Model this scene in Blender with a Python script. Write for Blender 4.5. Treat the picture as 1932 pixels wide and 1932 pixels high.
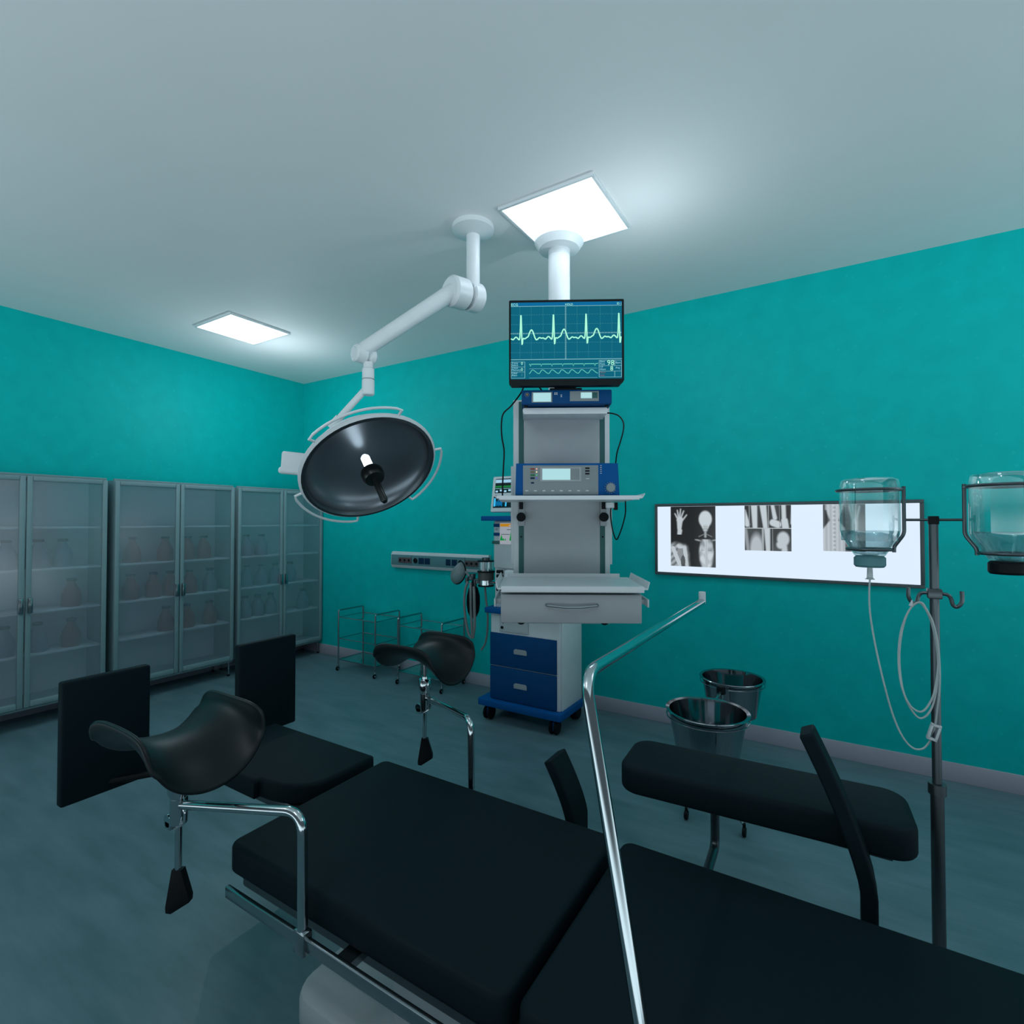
import bpy, bmesh, math, random
from mathutils import Vector, Matrix
random.seed(7)
PI = math.pi
for o in list(bpy.data.objects): bpy.data.objects.remove(o)
SC = bpy.context.scene
COL = SC.collection

# ------------------------------------------------------------------ camera, world, exposure, lights
CAM_Z, YAW, PITCH = 1.44, math.radians(31.75), math.radians(1.0)
cd = bpy.data.cameras.new('camera'); cd.sensor_width = 36; cd.lens = 980 * 36 / 1932
cd.clip_start = .02; cd.clip_end = 60
cam = bpy.data.objects.new('camera', cd); COL.objects.link(cam)
cam.location = (0, 0, CAM_Z); cam.rotation_euler = (PI / 2 + PITCH, 0, YAW)
SC.camera = cam
SC.view_settings.view_transform = 'Standard'; SC.view_settings.look = 'None'
SC.view_settings.gamma = 1; SC.view_settings.use_curve_mapping = False
SC.view_settings.exposure = 0.0
W = bpy.data.worlds.new('world'); SC.world = W; W.use_nodes = True
bg = W.node_tree.nodes['Background']                 # made-up fill entering the open sides, bright from below to light the ceiling
wn = W.node_tree.nodes; wl = W.node_tree.links
wt = wn.new('ShaderNodeTexCoord'); ws = wn.new('ShaderNodeSeparateXYZ'); wr = wn.new('ShaderNodeValToRGB')
wm = wn.new('ShaderNodeMapRange'); wm.inputs['From Min'].default_value = -1; wm.inputs['From Max'].default_value = 1
wl.new(wt.outputs['Generated'], ws.inputs[0]); wl.new(ws.outputs['Z'], wm.inputs['Value']); wl.new(wm.outputs['Result'], wr.inputs[0]); wl.new(wr.outputs[0], bg.inputs[0])
wr.color_ramp.elements[0].position = .44; wr.color_ramp.elements[0].color = (.78, .93, 1, 1)
wr.color_ramp.elements[1].position = .52; wr.color_ramp.elements[1].color = (.05, .065, .075, 1)
bg.inputs[1].default_value = 1.62
PANEL_EMIT = 6.0        # ceiling light diffusers
VIEWER_EMIT = 1.0       # x-ray light box
FILL_W = (9.5, 4, 9, 8, 9)  # added fill light below each ceiling panel, no fixture of its own

# ------------------------------------------------------------------ mesh helpers
class MB:
    def __init__(s): s.v = []; s.f = []; s.m = []
    def add(s, vs, fs, m=0):
        n = len(s.v); s.v += [tuple(v) for v in vs]
        for f in fs: s.f.append(tuple(i + n for i in f)); s.m.append(m)
    def build(s, name, mats, parent=None, ang=35, flat=False):
        me = bpy.data.meshes.new(name); me.from_pydata(s.v, [], s.f)
        if not isinstance(mats, (list, tuple)): mats = [mats]
        for mt in mats: me.materials.append(mt)
        for p, mi in zip(me.polygons, s.m): p.material_index = mi
        bm = bmesh.new(); bm.from_mesh(me); bmesh.ops.recalc_face_normals(bm, faces=bm.faces); bm.to_mesh(me); bm.free()
        if not flat:
            me.polygons.foreach_set('use_smooth', [True] * len(me.polygons))
            me.set_sharp_from_angle(angle=math.radians(ang))
        me.update()
        o = bpy.data.objects.new(name, me); COL.objects.link(o)
        if parent: o.parent = parent
        return o
    def box(s, x0, x1, y0, y1, z0, z1, bev=0, m=0, seg=2, M=None):
        b = bmesh.new()
        bmesh.ops.create_cube(b, size=1)
        for v in b.verts:
            v.co = Vector((x0 + (v.co.x + .5) * (x1 - x0), y0 + (v.co.y + .5) * (y1 - y0), z0 + (v.co.z + .5) * (z1 - z0)))
        if bev: bmesh.ops.bevel(b, geom=list(b.edges), offset=min(bev, .49 * min(abs(x1 - x0), abs(y1 - y0), abs(z1 - z0))), segments=seg, affect='EDGES', profile=.5)
        if M is not None: b.transform(M)
        b.verts.index_update()
        s.add([v.co for v in b.verts], [[v.index for v in f.verts] for f in b.faces], m); b.free()
        return s
    def cyl(s, p0, p1, r0, r1=None, seg=20, m=0, bev=0):
        if r1 is None: r1 = r0
        p0 = Vector(p0); p1 = Vector(p1); L = (p1 - p0).length
        prof = [(0, 0), (r0, 0), (r1, L), (0, L)] if not bev else [(0, 0), (r0 - bev, 0), (r0, bev), (r1, L - bev), (r1 - bev, L), (0, L)]
        return s.lathe(prof, p0, p1 - p0, seg, m)
    def lathe(s, prof, o=(0, 0, 0), axis=(0, 0, 1), seg=24, m=0):
        q = Vector((0, 0, 1)).rotation_difference(Vector(axis).normalized()); o = Vector(o)
        vs = []; rings = []
        for r, z in prof:
            if r < 1e-6: rings.append([len(vs)]); vs.append(o + q @ Vector((0, 0, z)))
            else:
                rings.append(list(range(len(vs), len(vs) + seg)))
                for k in range(seg):
                    a = 2 * PI * k / seg; vs.append(o + q @ Vector((r * math.cos(a), r * math.sin(a), z)))
        fs = []
        for A, B in zip(rings, rings[1:]):
            if len(A) == 1 and len(B) == 1: continue
            for k in range(seg):
                k2 = (k + 1) % seg
                if len(A) == 1: fs.append((A[0], B[k], B[k2]))
                elif len(B) == 1: fs.append((A[k], A[k2], B[0]))
                else: fs.append((A[k], A[k2], B[k2], B[k]))
        s.add(vs, fs, m); return s
    def tube(s, pts, r, seg=10, m=0, closed=False, flat=None):
        pts = [Vector(p) for p in pts]; n = len(pts)
        T = []
        for i in range(n):
            a = pts[(i - 1) % n] if (closed or i > 0) else pts[i]
            b = pts[(i + 1) % n] if (closed or i < n - 1) else pts[i]
            T.append((b - a).normalized())
        N = T[0].orthogonal().normalized(); vs = []
        for i in range(n):
            if i: N = (T[i - 1].rotation_difference(T[i]) @ N)
            N = (N - T[i] * N.dot(T[i])).normalized(); Bn = T[i].cross(N)
            rr = r[i] if isinstance(r, (list, tuple)) else r
            for k in range(seg):
                a = 2 * PI * k / seg; vs.append(pts[i] + (N * math.cos(a) + Bn * math.sin(a)) * rr)
        fs = []
        for i in range(n if closed else n - 1):
            j = (i + 1) % n
            for k in range(seg):
                k2 = (k + 1) % seg; fs.append((i * seg + k, i * seg + k2, j * seg + k2, j * seg + k))
        if not closed:
            fs.append(tuple(reversed(range(seg)))); fs.append(tuple(range((n - 1) * seg, n * seg)))
        s.add(vs, fs, m); return s
    def prism(s, poly, z0, z1, m=0, M=None, bev=0, seg=2):
        """poly (x,y) extruded z0..z1, optional matrix"""
        b = bmesh.new()
        vs = [b.verts.new((x, y, z0)) for x, y in poly]; f = b.faces.new(vs)
        r = bmesh.ops.extrude_face_region(b, geom=[f])
        for v in [g for g in r['geom'] if isinstance(g, bmesh.types.BMVert)]: v.co.z = z1
        if bev:
            es = [e for e in b.edges if abs(e.verts[0].co.z - e.verts[1].co.z) < 1e-6]
            bmesh.ops.bevel(b, geom=es, offset=bev, segments=seg, affect='EDGES', profile=.5)
        if M is not None: b.transform(M)
        b.verts.index_update()
        s.add([v.co for v in b.verts], [[v.index for v in f.verts] for f in b.faces], m); b.free()
        return s

def smooth(pts, n=6, closed=False):
    P = [Vector(p) for p in pts]; out = []; N = len(P)
    rng = range(N) if closed else range(N - 1)
    for i in rng:
        p0 = P[(i - 1) % N] if (closed or i) else P[0] * 2 - P[1]
        p1 = P[i]; p2 = P[(i + 1) % N]
        p3 = P[(i + 2) % N] if (closed or i + 2 < N) else P[-1] * 2 - P[-2]
        for k in range(n):
            t = k / n
            out.append(.5 * ((2 * p1) + (p2 - p0) * t + (2 * p0 - 5 * p1 + 4 * p2 - p3) * t * t + (3 * p1 - p0 - 3 * p2 + p3) * t ** 3))
    if not closed: out.append(P[-1])
    return out
def bend(pts, r, n=6):
    """polyline with rounded corners"""
    P = [Vector(p) for p in pts]; out = [P[0]]
    for i in range(1, len(P) - 1):
        a = (P[i - 1] - P[i]).normalized(); b = (P[i + 1] - P[i]).normalized()
        q = min(r, .45 * (P[i - 1] - P[i]).length, .45 * (P[i + 1] - P[i]).length)
        A = P[i] + a * q; Bq = P[i] + b * q
        for k in range(n + 1):
            t = k / n; out.append((1 - t) ** 2 * A + 2 * t * (1 - t) * P[i] + t * t * Bq)
    out.append(P[-1]); return out
def rrect(x0, x1, y0, y1, r, n=5):
    out = []
    for cx, cy, a0 in ((x1 - r, y1 - r, 0), (x0 + r, y1 - r, 90), (x0 + r, y0 + r, 180), (x1 - r, y0 + r, 270)):
        for k in range(n + 1):
            a = math.radians(a0 + 90 * k / n); out.append((cx + r * math.cos(a), cy + r * math.sin(a)))
    return out

def tag(o, label=None, cat=None, group=None, kind=None):
    if label: o['label'] = label
    if cat: o['category'] = cat
    if group: o['group'] = group
    if kind: o['kind'] = kind
    return o
def thing(name, label, cat, loc=(0, 0, 0), rz=0, group=None):
    o = bpy.data.objects.new(name, None); COL.objects.link(o)
    o.location = loc; o.rotation_euler = (0, 0, rz); o.empty_display_size = .05
    return tag(o, label, cat, group)
def copy_tree(o, parent=None):
    c = o.copy(); COL.objects.link(c)
    if parent: c.parent = parent
    for ch in list(o.children): copy_tree(ch, c)
    return c
def ray(px, py):
    F = Vector((-math.sin(YAW) * math.cos(PITCH), math.cos(YAW) * math.cos(PITCH), math.sin(PITCH)))
    R = Vector((math.cos(YAW), math.sin(YAW), 0)); U = R.cross(F)
    return F + R * (px - 966) / 980 - U * (py - 966) / 980
def at(px, py, D): return Vector((0, 0, CAM_Z)) + ray(px, py) * D
def ony(px, py, Y): d = ray(px, py); return Vector((0, 0, CAM_Z)) + d * (Y / d.y)
def onx(px, py, X): d = ray(px, py); return Vector((0, 0, CAM_Z)) + d * (X / d.x)

# ------------------------------------------------------------------ materials
def lin(c):
    c = c / 255; return c / 12.92 if c <= .04045 else ((c + .055) / 1.055) ** 2.4
def rgb(r, g, b): return (lin(r), lin(g), lin(b), 1)
def mat(name, col, rough=.5, metal=0, emit=None, es=0, spec=.5, alpha=1, noise=None, bump=0, coat=0):
    m = bpy.data.materials.new(name); m.use_nodes = True; nt = m.node_tree; p = nt.nodes['Principled BSDF']
    p.inputs['Base Color'].default_value = col; p.inputs['Roughness'].default_value = rough
    p.inputs['Metallic'].default_value = metal; p.inputs['Specular IOR Level'].default_value = spec
    p.inputs['Coat Weight'].default_value = coat
    if emit: p.inputs['Emission Color'].default_value = emit; p.inputs['Emission Strength'].default_value = es
    if alpha < 1: p.inputs['Alpha'].default_value = alpha
    # light procedural variation of the surface finish
    tc = nt.nodes.new('ShaderNodeTexCoord'); nz = nt.nodes.new('ShaderNodeTexNoise')
    sc, amt = noise if noise else (14, .05)
    nz.inputs['Scale'].default_value = sc; nt.links.new(tc.outputs['Object'], nz.inputs['Vector'])
    mp = nt.nodes.new('ShaderNodeMapRange'); mp.inputs['To Min'].default_value = 1 - amt; mp.inputs['To Max'].default_value = 1 + amt
    nt.links.new(nz.outputs['Fac'], mp.inputs['Value'])
    mx = nt.nodes.new('ShaderNodeMix'); mx.data_type = 'RGBA'; mx.blend_type = 'MULTIPLY'; mx.inputs['Factor'].default_value = 1
    mx.inputs[6].default_value = col; nt.links.new(mp.outputs['Result'], mx.inputs[7]); nt.links.new(mx.outputs[2], p.inputs['Base Color'])
    if bump:
        bp = nt.nodes.new('ShaderNodeBump'); bp.inputs['Strength'].default_value = bump; bp.inputs['Distance'].default_value = .002
        nt.links.new(nz.outputs['Fac'], bp.inputs['Height']); nt.links.new(bp.outputs['Normal'], p.inputs['Normal'])
    return m
def glassmat(name, tint, fac=.12, rough=.05, gloss=(1, 1, 1, 1)):
    """thin clear sheet: see-through with a facing-dependent reflection"""
    m = bpy.data.materials.new(name); m.use_nodes = True; nt = m.node_tree
    for n in list(nt.nodes): nt.nodes.remove(n)
    out = nt.nodes.new('ShaderNodeOutputMaterial'); tr = nt.nodes.new('ShaderNodeBsdfTransparent'); gl = nt.nodes.new('ShaderNodeBsdfGlossy')
    tr.inputs[0].default_value = tint; gl.inputs['Roughness'].default_value = rough; gl.inputs['Color'].default_value = gloss
    lw = nt.nodes.new('ShaderNodeLayerWeight'); lw.inputs[0].default_value = .35
    mp = nt.nodes.new('ShaderNodeMapRange'); mp.inputs['To Min'].default_value = fac; mp.inputs['To Max'].default_value = min(1, fac + .6)
    mx = nt.nodes.new('ShaderNodeMixShader')
    nt.links.new(lw.outputs['Facing'], mp.inputs['Value']); nt.links.new(mp.outputs['Result'], mx.inputs[0])
    nt.links.new(tr.outputs[0], mx.inputs[1]); nt.links.new(gl.outputs[0], mx.inputs[2]); nt.links.new(mx.outputs[0], out.inputs[0])
    return m
def framedglass(name, tint, diff, kd, kg, rough):
    """frosted cabinet pane: see-through + milky film + soft reflection"""
    m = bpy.data.materials.new(name); m.use_nodes = True; nt = m.node_tree
    for n in list(nt.nodes): nt.nodes.remove(n)
    out = nt.nodes.new('ShaderNodeOutputMaterial'); tr = nt.nodes.new('ShaderNodeBsdfTransparent'); gl = nt.nodes.new('ShaderNodeBsdfGlossy'); df = nt.nodes.new('ShaderNodeBsdfDiffuse')
    tr.inputs[0].default_value = tint; df.inputs[0].default_value = diff; gl.inputs['Roughness'].default_value = rough
    a = nt.nodes.new('ShaderNodeMixShader'); a.inputs[0].default_value = kd; b = nt.nodes.new('ShaderNodeMixShader'); b.inputs[0].default_value = kg
    nt.links.new(tr.outputs[0], a.inputs[1]); nt.links.new(df.outputs[0], a.inputs[2]); nt.links.new(a.outputs[0], b.inputs[1]); nt.links.new(gl.outputs[0], b.inputs[2]); nt.links.new(b.outputs[0], out.inputs[0])
    return m
def emitter(name, col, s): return mat(name, (.004, .004, .004, 1), .5, spec=.08, emit=col, es=s)
def wallmat():
    m = bpy.data.materials.new('teal_wall_paint'); m.use_nodes = True; nt = m.node_tree; p = nt.nodes['Principled BSDF']
    p.inputs['Roughness'].default_value = .5; p.inputs['Specular IOR Level'].default_value = .12
    tc = nt.nodes.new('ShaderNodeTexCoord')
    n1 = nt.nodes.new('ShaderNodeTexNoise'); n1.inputs['Scale'].default_value = 9; n1.inputs['Detail'].default_value = 6
    vo = nt.nodes.new('ShaderNodeTexVoronoi'); vo.inputs['Scale'].default_value = 14; vo.inputs['Randomness'].default_value = 1
    nt.links.new(tc.outputs['Object'], n1.inputs['Vector']); nt.links.new(tc.outputs['Object'], vo.inputs['Vector'])
    r1 = nt.nodes.new('ShaderNodeValToRGB'); r1.color_ramp.elements[0].position = .35; r1.color_ramp.elements[1].position = .75
    r1.color_ramp.elements[0].color = (0, .47, .455, 1); r1.color_ramp.elements[1].color = (0, .52, .50, 1)
    nt.links.new(n1.outputs['Fac'], r1.inputs[0])
    r2 = nt.nodes.new('ShaderNodeMapRange'); r2.inputs['From Min'].default_value = .05; r2.inputs['From Max'].default_value = .16
    r2.inputs['To Min'].default_value = .35; r2.inputs['To Max'].default_value = 0
    nt.links.new(vo.outputs['Distance'], r2.inputs['Value'])
    mx = nt.nodes.new('ShaderNodeMix'); mx.data_type = 'RGBA'; mx.inputs[7].default_value = (.02, .62, .60, 1)
    nt.links.new(r2.outputs['Result'], mx.inputs['Factor']); nt.links.new(r1.outputs[0], mx.inputs[6]); nt.links.new(mx.outputs[2], p.inputs['Base Color'])
    return m
def floormat():
    m = bpy.data.materials.new('vinyl_floor'); m.use_nodes = True; nt = m.node_tree; p = nt.nodes['Principled BSDF']
    p.inputs['Roughness'].default_value = .33
    tc = nt.nodes.new('ShaderNodeTexCoord'); mpg = nt.nodes.new('ShaderNodeMapping'); mpg.inputs['Scale'].default_value = (1.2, 5, 1)
    n1 = nt.nodes.new('ShaderNodeTexNoise'); n1.inputs['Scale'].default_value = 2.2; n1.inputs['Detail'].default_value = 9; n1.inputs['Roughness'].default_value = .62
    nt.links.new(tc.outputs['Object'], mpg.inputs[0]); nt.links.new(mpg.outputs[0], n1.inputs['Vector'])
    r1 = nt.nodes.new('ShaderNodeValToRGB'); r1.color_ramp.elements[0].position = .36; r1.color_ramp.elements[1].position = .66
    r1.color_ramp.elements[0].color = (.085, .165, .19, 1); r1.color_ramp.elements[1].color = (.135, .225, .262, 1)
    nt.links.new(n1.outputs['Fac'], r1.inputs[0]); nt.links.new(r1.outputs[0], p.inputs['Base Color'])
    rr = nt.nodes.new('ShaderNodeMapRange'); rr.inputs['To Min'].default_value = .28; rr.inputs['To Max'].default_value = .5
    nt.links.new(n1.outputs['Fac'], rr.inputs['Value']); nt.links.new(rr.outputs['Result'], p.inputs['Roughness'])
    return m
M = {}
M['wall'] = wallmat(); M['floor'] = floormat()
M['ceil'] = mat('ceiling_paint', (.86, .86, .86, 1), .7, noise=(3, .02))
M['base'] = mat('grey_skirting', rgb(172, 172, 184), .5)
M['light'] = emitter('light_diffuser', (.78, .90, 1, 1), PANEL_EMIT)
M['white'] = mat('white_enamel', (.72, .76, .78, 1), .35)
M['pale'] = mat('pale_grey_plastic', (.56, .60, .62, 1), .4)
M['grey'] = mat('grey_metal_paint', (.35, .38, .40, 1), .4)
M['cab'] = mat('cabinet_grey_steel', (.22, .335, .355, 1), .4, 0, spec=.3)
M['cabin'] = mat('cabinet_shelf_white', (.75, .82, .84, 1), .5)
M['pane'] = framedglass('frosted_pane', (.90, .93, .96, 1), (.50, .60, .66, 1), .15, .15, .18)
M['chrome'] = mat('chrome', (.50, .56, .58, 1), .12, 1, noise=(20, .02))
M['steel'] = mat('brushed_steel', (.34, .38, .40, 1), .20, 1)
M['bucket'] = mat('polished_bucket_steel', (.30, .33, .35, 1), .10, 1, noise=(5, .02))
M['dsteel'] = mat('dark_steel', (.10, .12, .13, 1), .35, .9)
M['black'] = mat('black_rubber', (.004, .006, .008, 1), .5, spec=.15)
M['vinyl'] = mat('black_upholstery_vinyl', (.0035, .011, .015, 1), .6, spec=.10, noise=(60, .12), bump=.15)
M['shell'] = mat('black_moulded_shell', (.005, .009, .011, 1), .40, spec=.22)
M['blue'] = mat('royal_blue_plastic', (.001, .085, .29, 1), .5, spec=.12)
M['navy'] = mat('navy_blue_plastic', (.001, .060, .19, 1), .5, spec=.12)
M['green'] = mat('dark_teal_channel', (.012, .10, .095, 1), .5)
M['panelgrey'] = mat('front_panel_grey', (.22, .26, .27, 1), .45)
M['display'] = emitter('backlit_display', (.42, .72, .76, 1), 1.0)
M['viewer'] = emitter('viewer_light', (.74, .86, 1, 1), VIEWER_EMIT)
M['frame'] = mat('viewer_frame', (.06, .085, .09, 1), .4)
M['bezel'] = mat('monitor_bezel', (.008, .012, .013, 1), .5, spec=.15)
M['scr'] = emitter('monitor_background', (.0, .125, .20, 1), 1)
M['scrbar'] = emitter('monitor_title_bar', (.0, .14, .33, 1), 1)
M['trace'] = emitter('monitor_trace', (.42, 1, .72, 1), 1.0)
M['thin'] = emitter('monitor_thin_trace', (.16, .72, .56, 1), .9)
M['grid'] = emitter('monitor_grid', (.05, .30, .36, 1), .9)
M['rule'] = emitter('monitor_rule', (.30, .66, .70, 1), .8)
M['txt'] = emitter('monitor_text', (.28, .68, .76, 1), 1)
M['redtxt'] = emitter('monitor_red_text', (.45, .22, .25, 1), .6)
M['bulb'] = emitter('lamp_bulb', (.80, .92, 1, 1), 4)
M['mirror'] = mat('lamp_reflector', (.17, .20, .225, 1), .30, .75, noise=(3, .02))
M['lampblk'] = mat('lamp_black_plastic', (.006, .008, .008, 1), .3)
M['clear'] = glassmat('clear_glass', (.86, .96, .96, 1), .07)
M['shelfglass'] = glassmat('shelf_glass', (.80, .93, .93, 1), .10)
M['fluid'] = glassmat('saline', (.76, .84, .86, 1), .08, .1)
M['tubing'] = mat('clear_pvc_tube', (.50, .58, .58, 1), .3, alpha=.75)
M['hose'] = mat('grey_hose', (.18, .20, .20, 1), .5)
M['brown'] = mat('amber_brown_glass', (.26, .062, .048, 1), .3)
M['bluegl'] = mat('blue_grey_glass', (.16, .21, .28, 1), .3)
M['brownpl'] = mat('soda_lime_canister', (.065, .065, .062, 1), .4)
M['mask'] = mat('translucent_mask', (.22, .27, .28, 1), .35, alpha=.9)
M['orange'] = emitter('panel_orange', (.75, .34, .02, 1), .6)
M['panelwh'] = emitter('panel_white', (.40, .44, .50, 1), .75)
M['panelgn'] = emitter('panel_green', (.0, .30, .05, 1), .8)
M['cyan'] = emitter('screen_cyan', (.05, .55, .95, 1), .9)
M['cyan2'] = emitter('screen_pale', (.35, .65, .85, 1), .9)
M['scrgn'] = emitter('screen_green', (.01, .22, .05, 1), .9)
M['scrblk'] = mat('screen_black', (.004, .008, .012, 1), .2)
M['red'] = mat('red_key', (.28, .05, .04, 1), .5); M['olive'] = mat('olive_key', (.18, .14, .07, 1), .5)
M['gkey'] = mat('green_key', (.0, .16, .05, 1), .5); M['dkey'] = mat('dark_key', (.003, .03, .075, 1), .5, spec=.15)
M['l1'] = emitter('led_red', (1, .5, .42, 1), .8); M['l2'] = emitter('led_amber', (1, .85, .55, 1), .8)
M['l3'] = emitter('led_green', (.1, .6, .35, 1), .8); M['l4'] = emitter('led_blue', (.12, .14, .6, 1), .8)
M['socket'] = mat('brown_socket', (.11, .09, .095, 1), .5, spec=.2)
M['trunk'] = mat('trunking_face', (.10, .24, .26, 1), .5, spec=.2)

# ------------------------------------------------------------------ the room
BX, BY, H = -5.11, 3.76, 3.0     # left wall x, right wall y, ceiling height
EX, EY = 3.2, -1.5               # open ends, behind and beside the camera
def struct(name, mb, m): return tag(mb.build(name, m), kind='structure')
struct('floor', MB().box(BX - .1, EX, EY, BY + .1, -.1, 0), M['floor'])
struct('ceiling', MB().box(BX - .1, EX, EY, BY + .1, H, H + .1), M['ceil'])
struct('wall_left', MB().box(BX - .1, BX, EY, BY + .1, 0, H), M['wall'])
struct('wall_right', MB().box(BX, EX, BY, BY + .1, 0, H), M['wall'])
struct('baseboard_right', MB().box(BX + .012, EX, BY - .012, BY, 0, .102, .002), M['base'])
struct('baseboard_left', MB().box(BX, BX + .012, EY, BY - .012, 0, .102, .002), M['base'])

# ------------------------------------------------------------------ ceiling lights
NL = [0]
def ceiling_light(x, y, label):
    t = thing('ceiling_light', label, 'ceiling light', (x, y, H), group='square ceiling light panels')
    f = MB(); s = .255; k = .016
    for a in ((-s, s, -s, -s + k), (-s, s, s - k, s), (-s, -s + k, -s + k, s - k), (s - k, s, -s + k, s - k)): f.box(*a, -.016, 0, .002)
    f.build('frame', M['white'], t)
    MB().box(-s + k, s - k, -s + k, s - k, -.014, -.002).build('diffuser', M['light'], t)
    ld = bpy.data.lights.new('panel_fill', 'POINT'); ld.energy = FILL_W[NL[0]]; NL[0] += 1; ld.color = (.80, .92, 1); ld.shadow_soft_size = 0  # unseen point fill, added to brighten ceiling and upper walls
    lo_ = bpy.data.objects.new('panel_fill', ld); COL.objects.link(lo_); lo_.parent = t; lo_.location = (-.05, .30, -.50) if x < -3 and y > 0 else (.36, .05, -.42)
    return t
ceiling_light(-4.06, 2.415, 'glowing square ceiling panel over the glass cabinets, left of the surgical lamp')
ceiling_light(-1.15, 2.39, 'glowing square ceiling panel around the top of the equipment column')
ceiling_light(1.76, 2.4, 'glowing square ceiling panel beyond the right edge, near the right wall')
ceiling_light(-1.15, -.55, 'glowing square ceiling panel behind the viewpoint')
ceiling_light(-4.06, -.55, 'glowing square ceiling panel behind and left of the viewpoint')

# ------------------------------------------------------------------ glass cabinets
CX = -4.783
def flask(name_mat):
    r, h = .062, .205
    prof = [(0, 0), (r * .92, 0), (r, .01), (r, .085), (r * .9, .11), (r * .5, .165), (r * .42, .178), (r * .42, .19), (0, .19)]
    return prof
def make_bottle(matname):
    root = MB().lathe(flask(matname), seg=18).build('bottle', M[matname])
    MB().lathe([(0, .188), (.031, .188), (.031, .208), (0, .208)], seg=16).build('cap', M['black'], root)
    return root
def make_cabinet():
    t = thing('glass_cabinet', '', 'cabinet', (CX, 0, 0)); w = .95; d = -.30
    b = MB(); z0, z1 = .145, 1.76
    b.box(d, 0, 0, .012, z0, z1, .002).box(d, 0, w - .012, w, z0, z1, .002).box(d, d + .01, .012, w - .012, z0, z1)
    b.box(d, 0, .012, w - .012, z1 - .02, z1, .002).box(d, 0, .012, w - .012, z0, z0 + .02, .002)
    b.box(-.02, 0, 0, w, z1, z1 + .012, .002).box(-.012, .004, 0, w, z0 - .016, z0, .002)
    b.build('carcass', [M['cab']], t)
    MB().box(d + .011, d + .014, .014, w - .014, z0 + .02, z1 - .02).build('back_panel', M['cabin'], t)
    for z in (1.40, 1.10, .80, .50): MB().box(d + .015, -.03, .014, w - .014, z - .015, z, .001).build('shelf', M['cabin'], t)
    for (y0, y1, hy) in ((.0, .472, .45), (.478, .95, .50)):
        dr = MB(); k = .032; a, c = z0 + .004, z1 - .006
        for q in ((y0, y0 + k, a, c), (y1 - k, y1, a, c), (y0 + k, y1 - k, a, a + k * 1.3), (y0 + k, y1 - k, c - k, c)):
            dr.box(.004, .026, q[0], q[1], q[2], q[3], .006)
        D = dr.build('door', M['cab'], t)
        MB().box(.012, .017, y0 + k, y1 - k, a + k * 1.3, c - k).build('glass_pane', M['pane'], D)
        hh = MB(); hh.box(.026, .048, hy - .012, hy + .012, .80, .905, .004); hh.build('handle', M['steel'], D)
    for x in (-.02, d + .02):
        for y in (.02, w - .02):
            MB().cyl((x, y, .012), (x, y, .15), .007, seg=10).cyl((x, y, 0), (x, y, .014), .012, seg=12, m=1).build('leg', [M['steel'], M['black']], t)
    return t
cabs = []; base_cab = make_cabinet()
for i, (y, lab) in enumerate(((.815, 'tall grey glass door cabinet cut by the left picture edge'),
                              (1.815, 'tall grey glass door cabinet in the middle of the row, brown bottles on its shelves'),
                              (2.80, 'tall grey glass door cabinet in the corner, behind the surgical lamp'))):
    c = base_cab if i == 0 else copy_tree(base_cab)
    c.location.y = y; tag(c, lab, 'cabinet', 'glass fronted cabinets along the left wall'); cabs.append(c)
SH = {1: 1.10, 2: .80, 3: .50}
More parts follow.
